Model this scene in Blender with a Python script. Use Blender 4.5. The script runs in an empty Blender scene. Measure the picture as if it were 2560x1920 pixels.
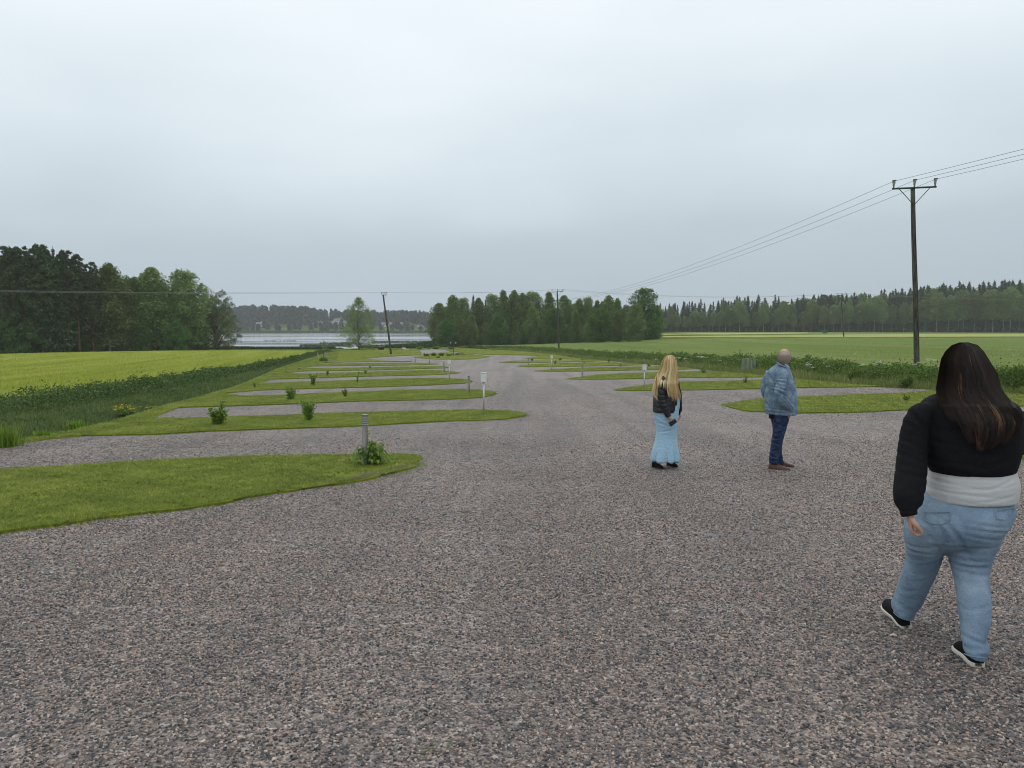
import bpy, bmesh, math, random
import numpy as np
from mathutils import Vector, Matrix
from mathutils.geometry import delaunay_2d_cdt

random.seed(7)
rng = np.random.default_rng(7)
scene = bpy.context.scene
COL = scene.collection

# ---------------------------------------------------------------- camera
F_PX, CAM_Z, PITCH = 1849.0, 1.62, math.radians(4.36)
cam_data = bpy.data.cameras.new('camera')
cam_data.sensor_width = 36.0
cam_data.lens = 36.0 * F_PX / 2560.0
cam_data.clip_start, cam_data.clip_end = 0.05, 6000.0
cam = bpy.data.objects.new('camera', cam_data)
COL.objects.link(cam)
cam.location = (0, 0, CAM_Z)
cam.rotation_euler = (math.pi / 2 - PITCH, 0, 0)
scene.camera = cam

# ---------------------------------------------------------------- overcast sky
world = bpy.data.worlds.new('World')
scene.world = world
world.use_nodes = True
wt = world.node_tree
wt.nodes.clear()
def WN(t, **k):
    n = wt.nodes.new(t)
    for a, b in k.items():
        setattr(n, a, b)
    return n
SUN_EL, SUN_AZ = math.radians(58), math.radians(15)
sky = WN('ShaderNodeTexSky', sky_type='NISHITA', sun_disc=False, sun_elevation=SUN_EL, sun_rotation=SUN_AZ,
         air_density=1.0, dust_density=4.0, ozone_density=1.0)
bg1 = WN('ShaderNodeBackground'); bg1.inputs[1].default_value = 0.06
wt.links.new(sky.outputs[0], bg1.inputs[0])
tc = WN('ShaderNodeTexCoord')
sep = WN('ShaderNodeSeparateXYZ'); wt.links.new(tc.outputs['Generated'], sep.inputs[0])
mp = WN('ShaderNodeMapping'); mp.inputs['Scale'].default_value = (1.0, 1.0, 2.8)
wt.links.new(tc.outputs['Generated'], mp.inputs[0])
nz = WN('ShaderNodeTexNoise'); nz.inputs['Scale'].default_value = 1.7; nz.inputs['Detail'].default_value = 4.0
nz.inputs['Roughness'].default_value = 0.45
wt.links.new(mp.outputs[0], nz.inputs['Vector'])
ma = WN('ShaderNodeMath', operation='MULTIPLY_ADD'); ma.inputs[1].default_value = 0.33; ma.inputs[2].default_value = -0.165
wt.links.new(nz.outputs['Fac'], ma.inputs[0])
ad = WN('ShaderNodeMath', operation='ADD'); wt.links.new(sep.outputs['Z'], ad.inputs[0]); wt.links.new(ma.outputs[0], ad.inputs[1])
# the cloud deck is thinner (brighter) ahead-left than to the right
mx = WN('ShaderNodeMath', operation='MULTIPLY_ADD'); mx.inputs[1].default_value = -0.055
wt.links.new(sep.outputs['X'], mx.inputs[0]); wt.links.new(ad.outputs[0], mx.inputs[2])
ramp = WN('ShaderNodeValToRGB')
cr = ramp.color_ramp
cr.elements[0].position = 0.0; cr.elements[0].color = (0.41, 0.48, 0.545, 1)
cr.elements[1].position = 1.0; cr.elements[1].color = (0.98, 1.0, 1.02, 1)
for p, c in ((0.06, (0.425, 0.50, 0.565)), (0.13, (0.46, 0.535, 0.595)), (0.21, (0.56, 0.64, 0.695)), (0.29, (0.655, 0.735, 0.785)), (0.40, (0.79, 0.855, 0.90)), (0.60, (0.90, 0.945, 0.975))):
    e = cr.elements.new(p); e.color = (*c, 1)
wt.links.new(mx.outputs[0], ramp.inputs[0])
bg2 = WN('ShaderNodeBackground'); bg2.inputs[1].default_value = 1.0
wt.links.new(ramp.outputs[0], bg2.inputs[0])
mixw = WN('ShaderNodeMixShader'); mixw.inputs[0].default_value = 0.92
wt.links.new(bg1.outputs[0], mixw.inputs[1]); wt.links.new(bg2.outputs[0], mixw.inputs[2])
wo = WN('ShaderNodeOutputWorld'); wt.links.new(mixw.outputs[0], wo.inputs['Surface'])

sun_data = bpy.data.lights.new('sun', 'SUN')
sun_data.energy = 0.75
sun_data.angle = math.radians(60)
sun_data.color = (1.0, 0.98, 0.95)
sun = bpy.data.objects.new('sun', sun_data)
COL.objects.link(sun)
sd = Vector((math.sin(SUN_AZ) * math.cos(SUN_EL), math.cos(SUN_AZ) * math.cos(SUN_EL), math.sin(SUN_EL)))
sun.rotation_euler = sd.to_track_quat('Z', 'Y').to_euler()

vs = scene.view_settings
vs.view_transform = 'Standard'; vs.look = 'None'; vs.exposure = 0.22; vs.gamma = 1.0
vs.use_curve_mapping = False
scene.cycles.use_denoising = True
scene.cycles.filter_width = 1.0
scene.cycles.volume_bounces = 1
scene.cycles.max_bounces = 6
scene.cycles.diffuse_bounces = 3
scene.cycles.transparent_max_bounces = 8

# ---------------------------------------------------------------- helpers
def smooth01(t):
    t = np.clip(t, 0, 1)
    return t * t * (3 - 2 * t)

PC = np.array([(-60, .4), (-20, .1), (0, 0), (4, -.10), (7, -.235), (10.7, -.45), (14, -.58), (19, -.76), (28, -1.02), (40, -1.32), (57, -1.72), (80, -2.1), (109, -2.42), (150, -2.72), (200, -2.75), (2000, -2.75)])
PR = np.array([(-60, .4), (-20, .1), (0, 0), (4, -.10), (10, -.33), (16, -.42), (25, -.45), (37, -.47), (60, -.68), (100, -.92), (200, -1.12), (400, -1.2), (2000, -1.2)])
_ys = np.linspace(-60, 2000, 20601)
def _sm(P):
    v = np.interp(_ys, P[:, 0], P[:, 1])
    k = np.hanning(41); k /= k.sum()
    vp = np.pad(v, 20, mode='edge')
    return np.convolve(vp, k, 'valid')
_C, _R = _sm(PC), _sm(PR)
LAKE_Z = -3.2
def terrain(X, Y):
    X = np.asarray(X, float); Y = np.asarray(Y, float)
    c = np.interp(Y, _ys, _C); r = np.interp(Y, _ys, _R)
    t = np.clip(Y / 120.0, 0, 1)
    lo = 6 * (1 - t) - 8 * t; hi = 22 * (1 - t) + 55 * t
    w = smooth01((X - lo) / (hi - lo))
    z = c * (1 - w) + r * w
    # small undulation of the yard
    z = z + 0.018 * np.sin(X * 0.55 + 1.3) * np.sin(Y * 0.43) * smooth01(Y / 8.0)
    # lake basin
    wob = 5 * np.sin(X * 0.045 + 0.6) + 2 * np.sin(X * 0.17)
    d = np.minimum(np.minimum(Y - (161 + wob), -22 - X + 3 * np.sin(Y * .08)), np.minimum(640 + 6 * np.sin(X * .03) - Y, X + 420))
    t = smooth01((d + 4) / 18.0)
    z = z * (1 - t) + (-4.8) * t
    # far bank
    f = smooth01((Y - 632) / 110.0) * smooth01((60 - X) / 120.0)
    z = z + f * 10.0
    return z

def tz(x, y):
    return float(terrain(x, y))

_fw = Vector((0, math.cos(PITCH), -math.sin(PITCH))); _up = Vector((0, math.sin(PITCH), math.cos(PITCH)))
def ray(px, py):
    return _fw + Vector((1, 0, 0)) * ((px - 1280) / F_PX) + _up * ((960 - py) / F_PX)
def W(px, py, Y):
    """the point at depth Y seen at photograph pixel (px, py)"""
    d = ray(px, py)
    return Vector((0, 0, CAM_Z)) + d * (Y / d.y)
def P(px, py, h=0.0):
    """the point of the terrain (raised by h) seen at photograph pixel (px, py)"""
    d = ray(px, py)
    ts = np.concatenate([np.linspace(0.3, 60, 1200), np.linspace(60.2, 900, 3000)])
    X = d.x * ts; Yv = d.y * ts; Z = CAM_Z + d.z * ts
    g = Z - terrain(X, Yv) - h
    idx = np.where(g < 0)[0]
    if len(idx) == 0:
        t = 900.0
    else:
        i = idx[0]
        if i == 0:
            t = ts[0]
        else:
            a, b = g[i - 1], g[i]
            t = ts[i - 1] + (ts[i] - ts[i - 1]) * a / (a - b)
    return Vector((d.x * t, d.y * t, CAM_Z + d.z * t))

class Geo:
    """collects vertices and faces and links them as ONE mesh object"""
    def __init__(s):
        s.v = []; s.f3 = []; s.f4 = []; s.r3 = []; s.r4 = []; s.n = 0
    def add(s, v, f, rnd=None):
        v = np.asarray(v, float).reshape(-1, 3)
        f = np.asarray(f, int)
        if len(f) == 0:
            return
        if rnd is None:
            rnd = random.random()
        r = np.broadcast_to(np.asarray(rnd, float), (len(f),))
        (s.f3 if f.shape[1] == 3 else s.f4).append(f + s.n)
        (s.r3 if f.shape[1] == 3 else s.r4).append(r)
        s.v.append(v); s.n += len(v)
    def addm(s, pair, rnd=None):
        v, fs = pair
        base = s.n
        v = np.asarray(v, float).reshape(-1, 3)
        s.v.append(v); s.n += len(v)
        if rnd is None:
            rnd = random.random()
        for f in fs:
            f = np.asarray(f, int)
            if f.size == 0:
                continue
            r = np.full(len(f), rnd)
            (s.f3 if f.shape[1] == 3 else s.f4).append(f + base)
            (s.r3 if f.shape[1] == 3 else s.r4).append(r)
    def mesh(s, name, smooth=False):
        me = bpy.data.meshes.new(name)
        v = np.concatenate(s.v) if s.v else np.zeros((0, 3))
        f3 = np.concatenate(s.f3) if s.f3 else np.zeros((0, 3), int)
        f4 = np.concatenate(s.f4) if s.f4 else np.zeros((0, 4), int)
        r = np.concatenate(s.r3 + s.r4) if (s.r3 or s.r4) else np.zeros(0)
        me.vertices.add(len(v)); me.vertices.foreach_set('co', v.ravel().astype(np.float32))
        loops = np.concatenate([f3.ravel(), f4.ravel()]).astype(np.int32)
        me.loops.add(len(loops)); me.loops.foreach_set('vertex_index', loops)
        nf = len(f3) + len(f4)
        me.polygons.add(nf)
        st = np.concatenate([np.arange(len(f3)) * 3, len(f3) * 3 + np.arange(len(f4)) * 4]).astype(np.int32)
        me.polygons.foreach_set('loop_start', st)
        me.update(calc_edges=True)
        a = me.attributes.new('rnd', 'FLOAT', 'FACE')
        a.data.foreach_set('value', r.astype(np.float32))
        me.polygons.foreach_set('use_smooth', np.full(nf, smooth, bool))
        me.update()
        return me
    def build(s, name, mat, parent=None, smooth=False):
        me = s.mesh(name, smooth)
        me.materials.append(mat)
        o = bpy.data.objects.new(name, me)
        COL.objects.link(o)
        if parent is not None:
            o.parent = parent
        return o

def tag(o, label=None, cat=None, group=None, kind=None):
    if label: o['label'] = label
    if cat: o['category'] = cat
    if group: o['group'] = group
    if kind: o['kind'] = kind
    return o
def thing(name, label, cat, loc=(0, 0, 0), rotz=0.0, group=None):
    o = bpy.data.objects.new(name, None)
    o.empty_display_size = 0.3
    COL.objects.link(o)
    o.location = loc; o.rotation_euler = (0, 0, rotz)
    return tag(o, label, cat, group)
def copy_tree(o, parent=None):
    c = o.copy(); COL.objects.link(c)
    if parent is not None:
        c.parent = parent
    for ch in o.children:
        copy_tree(ch, c)
    return c

def tube(path, rad, sides=8, caps=True):
    """round bar along a path"""
    path = [Vector(p) for p in path]
    n = len(path)
    rad = [rad] * n if np.isscalar(rad) else list(rad)
    vs, f4, f3 = [], [], []
    t0 = (path[1] - path[0]).normalized()
    a = t0.orthogonal().normalized()
    for i, p in enumerate(path):
        t = (path[min(i + 1, n - 1)] - path[max(i - 1, 0)]).normalized()
        a = (a - t * a.dot(t))
        a = a.normalized() if a.length > 1e-6 else t.orthogonal().normalized()
        b = t.cross(a)
        for k in range(sides):
            th = 2 * math.pi * k / sides
            vs.append(p + (a * math.cos(th) + b * math.sin(th)) * rad[i])
    for i in range(n - 1):
        for k in range(sides):
            k2 = (k + 1) % sides
            f4.append((i * sides + k, i * sides + k2, (i + 1) * sides + k2, (i + 1) * sides + k))
    if caps:
        c0 = len(vs); vs.append(path[0]); vs.append(path[-1])
        for k in range(sides):
            k2 = (k + 1) % sides
            f3.append((c0, k2, k)); f3.append((c0 + 1, (n - 1) * sides + k, (n - 1) * sides + k2))
    return np.array([tuple(v) for v in vs]), [np.array(f3).reshape(-1, 3), np.array(f4)]
def box(c, s, rotz=0.0, taper=1.0):
    c = np.array(c, float); s = np.array(s, float) / 2
    v = np.array([(x, y, z) for z in (-1, 1) for x, y in ((-1, -1), (1, -1), (1, 1), (-1, 1))], float) * s
    v[4:, :2] *= taper
    cz, sz = math.cos(rotz), math.sin(rotz)
    v = np.stack([v[:, 0] * cz - v[:, 1] * sz, v[:, 0] * sz + v[:, 1] * cz, v[:, 2]], 1) + c
    f = np.array([(0, 3, 2, 1), (4, 5, 6, 7), (0, 1, 5, 4), (1, 2, 6, 5), (2, 3, 7, 6), (3, 0, 4, 7)])
    return v, [f]
def lathe(prof, sides=24, c=(0, 0, 0)):
    """profile of (radius, z) turned round the z axis"""
    vs, f = [], []
    for r, z in prof:
        for k in range(sides):
            th = 2 * math.pi * k / sides
            vs.append((c[0] + r * math.cos(th), c[1] + r * math.sin(th), c[2] + z))
    for i in range(len(prof) - 1):
        for k in range(sides):
            k2 = (k + 1) % sides
            f.append((i * sides + k, i * sides + k2, (i + 1) * sides + k2, (i + 1) * sides + k))
    return np.array(vs), [np.array(f)]

# ---------------------------------------------------------------- materials
class M:
    """a small node-tree writer"""
    def __init__(s, name):
        s.m = bpy.data.materials.new(name); s.m.use_nodes = True
        s.t = s.m.node_tree; s.t.nodes.clear()
        s.out = s.n('ShaderNodeOutputMaterial')
    def n(s, t, **k):
        x = s.t.nodes.new(t)
        for a, b in k.items():
            setattr(x, a, b)
        return x
    def l(s, a, b):
        s.t.links.new(a, b)
    def pos(s, scale=(1, 1, 1), obj=False):
        if obj:
            g = s.n('ShaderNodeTexCoord').outputs['Object']
        else:
            g = s.n('ShaderNodeNewGeometry').outputs['Position']
        mp = s.n('ShaderNodeMapping'); mp.inputs['Scale'].default_value = scale
        s.l(g, mp.inputs[0])
        return mp.outputs[0]
    def noise(s, vec, scale, detail=3, rough=.5):
        x = s.n('ShaderNodeTexNoise'); x.inputs['Scale'].default_value = scale; x.inputs['Detail'].default_value = detail
        x.inputs['Roughness'].default_value = rough
        s.l(vec, x.inputs['Vector'])
        return x.outputs['Fac']
    def ramp(s, fac, stops, interp='LINEAR'):
        r = s.n('ShaderNodeValToRGB'); r.color_ramp.interpolation = interp
        e = r.color_ramp.elements
        e[0].position = stops[0][0]; e[0].color = (*stops[0][1], 1)
        e[1].position = stops[-1][0]; e[1].color = (*stops[-1][1], 1)
        for p, c in stops[1:-1]:
            q = e.new(p); q.color = (*c, 1)
        s.l(fac, r.inputs[0])
        return r.outputs[0]
    def mix(s, fac, a, b, mode='MIX'):
        x = s.n('ShaderNodeMix', data_type='RGBA', blend_type=mode)
        for v, i in ((fac, 0), (a, 6), (b, 7)):
            if hasattr(v, 'links'):
                s.l(v, x.inputs[i])
            elif i == 0:
                x.inputs[0].default_value = v
            else:
                x.inputs[i].default_value = (*v, 1)
        return x.outputs[2]
    def math(s, op, a, b=None, c=None):
        x = s.n('ShaderNodeMath', operation=op)
        for i, v in enumerate((a, b, c)):
            if v is None:
                continue
            if hasattr(v, 'links'):
                s.l(v, x.inputs[i])
            else:
                x.inputs[i].default_value = v
        return x.outputs[0]
    def attr(s, name):
        return s.n('ShaderNodeAttribute', attribute_name=name).outputs['Fac']
    def orand(s):
        return s.n('ShaderNodeObjectInfo').outputs['Random']
    def bump(s, h, strength=.5, dist=.01, nrm=None):
        b = s.n('ShaderNodeBump'); b.inputs['Strength'].default_value = strength; b.inputs['Distance'].default_value = dist
        s.l(h, b.inputs['Height'])
        if nrm is not None:
            s.l(nrm, b.inputs['Normal'])
        return b.outputs[0]
    def bsdf(s, col, rough=.8, spec=.3, nrm=None, metal=0.0, transl=0.0):
        b = s.n('ShaderNodeBsdfPrincipled')
        if hasattr(col, 'links'):
            s.l(col, b.inputs['Base Color'])
        else:
            b.inputs['Base Color'].default_value = (*col, 1)
        if hasattr(rough, 'links'):
            s.l(rough, b.inputs['Roughness'])
        else:
            b.inputs['Roughness'].default_value = rough
        b.inputs['Specular IOR Level'].default_value = spec
        b.inputs['Metallic'].default_value = metal
        if nrm is not None:
            s.l(nrm, b.inputs['Normal'])
        o = b.outputs[0]
        if transl:
            tr = s.n('ShaderNodeBsdfTranslucent')
            if hasattr(col, 'links'):
                s.l(col, tr.inputs[0])
            else:
                tr.inputs[0].default_value = (*col, 1)
            mxs = s.n('ShaderNodeMixShader'); mxs.inputs[0].default_value = transl
            s.l(o, mxs.inputs[1]); s.l(tr.outputs[0], mxs.inputs[2])
            o = mxs.outputs[0]
        s.l(o, s.out.inputs['Surface'])
        return s.m

def plain(name, col, rough=.7, spec=.3, metal=0.0, var=.25, scale=20, bump=0.0):
    m = M(name)
    p = m.pos(obj=True)
    f = m.noise(p, scale, 4)
    c = m.ramp(f, [(.3, tuple(x * (1 - var) for x in col)), (.7, tuple(min(1, x * (1 + var)) for x in col))])
    n = m.bump(f, bump, .01) if bump else None
    return m.bsdf(c, rough, spec, n, metal)

def foliage(name, dark, mid, light, transl=.25, rough=.6, spec=.25, ovar=.35, up=0.0):
    m = M(name)
    nrm = None
    if up:
        g = m.n('ShaderNodeNewGeometry').outputs['Normal']
        mv = m.n('ShaderNodeMix', data_type='VECTOR'); mv.inputs[0].default_value = up
        m.l(g, mv.inputs[4]); mv.inputs[5].default_value = (0, 0, 1)
        nn = m.n('ShaderNodeVectorMath', operation='NORMALIZE'); m.l(mv.outputs[1], nn.inputs[0])
        nrm = nn.outputs[0]
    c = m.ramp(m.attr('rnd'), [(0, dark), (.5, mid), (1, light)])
    hs = m.n('ShaderNodeHueSaturation')
    o = m.orand()
    m.l(m.math('MULTIPLY_ADD', o, ovar, 1 - ovar / 2), hs.inputs['Value'])
    m.l(m.math('MULTIPLY_ADD', o, .03, .485), hs.inputs['Hue'])
    m.l(c, hs.inputs['Color'])
    return m.bsdf(hs.outputs[0], rough, spec, nrm, transl=transl)

# gravel: crushed pink granite and dark grey stone
def gravel_mat(name):
    m = M(name)
    p = m.pos()
    wn = m.n('ShaderNodeTexNoise'); wn.inputs['Scale'].default_value = 60; m.l(p, wn.inputs['Vector'])
    wp = m.mix(.018, p, wn.outputs['Color'], 'ADD')
    v1 = m.n('ShaderNodeTexVoronoi'); v1.inputs['Scale'].default_value = 62; m.l(wp, v1.inputs['Vector'])
    s1 = m.n('ShaderNodeSeparateColor'); m.l(v1.outputs['Color'], s1.inputs[0])
    stops = [(0, (.028, .029, .032)), (.18, (.052, .053, .056)), (.36, (.092, .086, .083)), (.52, (.155, .130, .119)), (.70, (.215, .174, .153)), (.86, (.28, .236, .208)), (1, (.38, .345, .315))]
    c1 = m.ramp(s1.outputs[0], stops)
    v2 = m.n('ShaderNodeTexVoronoi'); v2.inputs['Scale'].default_value = 27; m.l(wp, v2.inputs['Vector'])
    s2 = m.n('ShaderNodeSeparateColor'); m.l(v2.outputs['Color'], s2.inputs[0])
    c2 = m.ramp(s2.outputs[1], stops)
    c = m.mix(.30, c1, c2)
    # drifts of darker / pinker stone, metres across, and hand-wide clumps
    big = m.noise(p, .42, 4, .55)
    c = m.mix(1, c, m.ramp(big, [(.30, (.80, .82, .86)), (.5, (1, 1, 1)), (.72, (1.12, 1.05, 1.02))]), 'MULTIPLY')
    pm = m.pos((5.0, 9.0, 5.0))
    mid = m.noise(pm, 1.0, 5, .75)
    c = m.mix(1, c, m.ramp(mid, [(.30, (.76, .76, .77)), (.5, (1.0, 1.0, 1.0)), (.68, (1.24, 1.23, 1.22))]), 'MULTIPLY')
    fm = m.noise(m.pos((14, 22, 14)), 1.0, 3, .7)
    c = m.mix(1, c, m.ramp(fm, [(.32, (.72, .72, .73)), (.5, (1.0, 1.0, 1.0)), (.66, (1.28, 1.27, 1.26))]), 'MULTIPLY')
    lane = m.noise(m.pos((1.15, .045, 1)), 1.0, 3, .6)
    c = m.mix(1, c, m.ramp(lane, [(.36, (.80, .80, .81)), (.5, (1, 1, 1)), (.64, (1.18, 1.17, 1.15))]), 'MULTIPLY')
    h = m.math('SUBTRACT', 1.0, v1.outputs['Distance'])
    n = m.bump(h, .9, .012)
    n = m.bump(mid, .5, .03, n)
    return m.bsdf(c, .62, .35, n)

MAT = {}
MAT['gravel'] = gravel_mat('gravel')
def stone_mat():
    m = M('crushed_stone')
    r = m.orand()
    c = m.ramp(r, [(0, (.030, .031, .034)), (.20, (.056, .056, .058)), (.36, (.102, .092, .086)), (.50, (.172, .136, .118)), (.68, (.258, .194, .160)), (.86, (.345, .27, .225)), (.975, (.45, .385, .335)), (1, (.30, .15, .09))])
    f = m.noise(m.pos(obj=True), 3.0, 4, .7)
    c = m.mix(1, c, m.ramp(f, [(.3, (.72, .72, .72)), (.7, (1.3, 1.3, 1.3))]), 'MULTIPLY')
    return m.bsdf(c, .55, .4)
MAT['stone'] = stone_mat()

def turf_mat(name, a, b, c3, soil=(.09, .06, .04), soil_amt=.5):
    m = M(name)
    p = m.pos()
    f1 = m.noise(p, .9, 5, .6); f2 = m.noise(m.pos((14, 14, 14)), 1, 5, .7)
    col = m.ramp(m.math('MULTIPLY_ADD', f2, .55, m.math('MULTIPLY', f1, .5)), [(.36, a), (.52, b), (.68, c3)])
    s = m.ramp(m.math('MULTIPLY_ADD', f2, .4, m.math('MULTIPLY', m.noise(p, .55, 4, .65), .7)), [(.66, (0, 0, 0)), (.76, (soil_amt,) * 3)])
    col = m.mix(s, col, soil)
    n = m.bump(f2, .8, .06)
    return m.bsdf(col, .9, .1, n)
MAT['turf'] = turf_mat('mown_turf', (.10, .13, .012), (.175, .215, .018), (.26, .28, .035))
MAT['meadow'] = turf_mat('meadow_ground', (.05, .085, .015), (.085, .13, .024), (.13, .17, .04), soil_amt=.2)
MAT['blade'] = foliage('grass_blade', (.085, .125, .016), (.215, .285, .028), (.43, .44, .09), transl=.25, ovar=0, up=.6)
MAT['tall_blade'] = foliage('tall_grass_blade', (.08, .125, .024), (.145, .20, .038), (.26, .28, .10), transl=.2, ovar=0, up=.5)
MAT['ditch_grass'] = foliage('ditch_grass', (.05, .085, .018), (.09, .135, .028), (.17, .20, .06), transl=.2, ovar=0, up=.4)
MAT['weed_leaf'] = foliage('weed_leaf', (.05, .10, .018), (.115, .19, .032), (.21, .29, .06), transl=.3, ovar=0)
MAT['hedge_leaf'] = foliage('hedge_leaf', (.042, .078, .020), (.088, .145, .034), (.18, .25, .07), transl=.25, ovar=0)
MAT['shrub_leaf'] = foliage('shrub_leaf', (.08, .155, .022), (.155, .265, .036), (.26, .38, .06), transl=.3)
MAT['bright_leaf'] = foliage('bright_leaf', (.07, .14, .016), (.14, .25, .025), (.26, .38, .05), transl=.35)
MAT['birch_leaf'] = foliage('birch_leaf', (.10, .15, .046), (.178, .248, .076), (.28, .355, .12), transl=.3, ovar=.55)
MAT['aspen_leaf'] = foliage('broad_leaf', (.058, .125, .030), (.098, .195, .044), (.16, .275, .07), transl=.3)
MAT['willow_leaf'] = foliage('willow_leaf', (.085, .125, .05), (.15, .205, .08), (.24, .29, .13), transl=.3)
MAT['spruce_leaf'] = foliage('spruce_needle', (.024, .046, .022), (.043, .074, .033), (.074, .115, .048), transl=.12)
MAT['pine_leaf'] = foliage('pine_needle', (.040, .066, .028), (.066, .103, .042), (.105, .15, .06), transl=.12)
MAT['far_leaf'] = foliage('far_foliage', (.03, .048, .03), (.052, .078, .038), (.085, .115, .055), transl=.15, ovar=0)
MAT['reed'] = foliage('reed_blade', (.03, .06, .016), (.05, .085, .022), (.085, .12, .035), transl=.2, ovar=0)
MAT['white_flower'] = plain('white_petal', (.75, .76, .70), .8)
MAT['yellow_flower'] = plain('yellow_petal', (.72, .50, .03), .7)
def bark(name, a, b, sc=8, zs=.3):
    m = M(name)
    f = m.noise(m.pos((1, 1, zs), obj=True), sc, 4, .7)
    return m.bsdf(m.ramp(f, [(.35, a), (.65, b)]), .9, .15, m.bump(f, .5, .02))
MAT['bark'] = bark('grey_bark', (.045, .038, .03), (.11, .095, .08))
MAT['birch_bark'] = bark('birch_bark', (.10, .095, .085), (.46, .45, .42), 3, 3)
MAT['pine_bark'] = bark('pine_bark', (.07, .045, .032), (.20, .12, .075))
MAT['pole_wood'] = bark('weathered_pole', (.035, .03, .024), (.12, .115, .095), 14, .12)
MAT['grey_wood'] = bark('grey_timber', (.10, .085, .07), (.27, .24, .20), 14, .15)
MAT['pale_wood'] = bark('pale_stake', (.30, .25, .18), (.55, .48, .36), 14, .15)
MAT['dark_wood'] = bark('dark_timber', (.035, .026, .02), (.10, .075, .055), 10, .4)
MAT['steel'] = plain('brushed_steel', (.21, .205, .19), .5, .5, .8, .15, 40)
MAT['lens'] = plain('frosted_lens', (.50, .50, .49), .35, .5, 0, .05)
MAT['dark_metal'] = plain('dark_iron', (.03, .036, .036), .55, .4, .3, .3)
MAT['green_metal'] = plain('green_galvanised', (.045, .08, .075), .55, .4, .5, .3)
MAT['white_paint'] = plain('white_plastic', (.74, .75, .74), .4, .45, 0, .05, 12)
MAT['galv'] = plain('galvanised_post', (.50, .52, .53), .4, .5, .55, .12, 30)
MAT['ceramic'] = plain('grey_ceramic', (.28, .31, .31), .3, .5)
MAT['cable'] = plain('aluminium_cable', (.24, .245, .25), .5, .4, .2, .12)
MAT['boulder'] = bark('granite', (.24, .20, .18), (.50, .45, .41), 2.0, 1)
MAT['mesh_guard'] = plain('tree_guard_plastic', (.26, .31, .27), .6, .3)

def crop_mat(name, a, b, c3, row, rs):
    m = M(name)
    g = m.n('ShaderNodeNewGeometry').outputs['Position']
    mp = m.n('ShaderNodeMapping'); mp.inputs['Rotation'].default_value = (0, 0, row); mp.inputs['Scale'].default_value = (rs, .012, 1)
    m.l(g, mp.inputs[0])
    rows = m.noise(mp.outputs[0], 1.0, 5, .75)
    f2 = m.noise(m.pos((.9, .9, .9)), 1.0, 6, .75)
    f3 = m.noise(m.pos((6, 6, 6)), 1.0, 4, .7)
    x = m.math('MULTIPLY_ADD', rows, .62, m.math('MULTIPLY_ADD', f2, .28, m.math('MULTIPLY', f3, .22)))
    col = m.ramp(x, [(.42, a), (.56, b), (.70, c3)])
    n = m.bump(f3, 1.0, .15)
    return m.bsdf(col, .9, .1, n)
MAT['left_crop'] = crop_mat('young_grain', (.17, .23, .015), (.26, .31, .025), (.36, .38, .07), math.radians(14), .55)
MAT['right_crop'] = crop_mat('green_ley', (.09, .14, .025), (.135, .19, .038), (.19, .23, .07), math.radians(-8), .25)
MAT['pale_crop'] = crop_mat('pale_hay', (.22, .25, .07), (.31, .33, .10), (.40, .40, .16), math.radians(80), .2)

def water_mat():
    m = M('lake_water')
    f = m.noise(m.pos((.5, 1.6, 1)), 1.0, 4, .6)
    f2 = m.noise(m.pos((.008, .05, 1)), 1.0, 3, .5)
    n = m.bump(f, .035, .2)
    return m.bsdf((.40, .43, .47), m.ramp(f2, [(.4, (.06,) * 3), (.6, (.20,) * 3)]), 1.0, n)
MAT['water'] = water_mat()

# ================================================================ the setting
def inside(poly, pts):
    """even-odd test of points against a polygon"""
    poly = np.asarray(poly); x, y = pts[:, 0], pts[:, 1]
    r = np.zeros(len(pts), bool)
    j = len(poly) - 1
    for i in range(len(poly)):
        xi, yi = poly[i]; xj, yj = poly[j]
        c = ((yi > y) != (yj > y)) & (x < (xj - xi) * (y - yi) / ((yj - yi) + 1e-12) + xi)
        r ^= c
        j = i
    return r

def ground_mesh():
    a_front = np.radians(np.linspace(28, 152, 260)); a_back = np.radians(np.linspace(152, 388, 72))[1:-1]
    ang = np.concatenate([a_front, a_back])
    r = [0.0]
    rr = .4
    while rr < 2600:
        r.append(rr); rr = rr * 1.045 + .05
    r = np.array(r[1:])
    A, R = np.meshgrid(ang, r)
    X, Y = R * np.cos(A), R * np.sin(A)
    Z = terrain(X, Y)
    v = np.stack([X, Y, Z], -1).reshape(-1, 3)
    n, k = len(r), len(ang)
    i = np.arange(n - 1)[:, None]; j = np.arange(k)[None]
    j2 = (j + 1) % k
    f = np.stack([i * k + j, i * k + j2, (i + 1) * k + j2, (i + 1) * k + j], -1).reshape(-1, 4)[:, ::-1]
    v = np.concatenate([v, [[0, 0, tz(0, 0)]]])
    c = len(v) - 1
    f3 = np.array([(c, q, (q + 1) % k) for q in range(k)])
    return v, f, f3
g = Geo()
v, f, f3 = ground_mesh()
g.add(v, f); g.f3.append(f3); g.r3.append(np.zeros(len(f3)))
tag(g.build('ground', MAT['meadow'], smooth=True), kind='structure')

def resample(poly, maxf=.035, jit=0.0, seed=0):
    """subdivide an outline; the step grows with the distance from the viewpoint"""
    rs = np.random.default_rng(seed)
    out = []
    n = len(poly)
    for i in range(n):
        a = np.array(poly[i]); b = np.array(poly[(i + 1) % n])
        L = np.linalg.norm(b - a); d = max(3, np.linalg.norm((a + b) / 2))
        k = max(1, int(L / max(.12, maxf * d * .6)))
        k = min(k, 160)
        nrm = np.array([-(b - a)[1], (b - a)[0]]) / (L + 1e-9)
        for q in range(k):
            p = a + (b - a) * q / k
            if jit and q > 0:
                p = p + nrm * rs.normal() * jit
            out.append(p)
    return out

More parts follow.
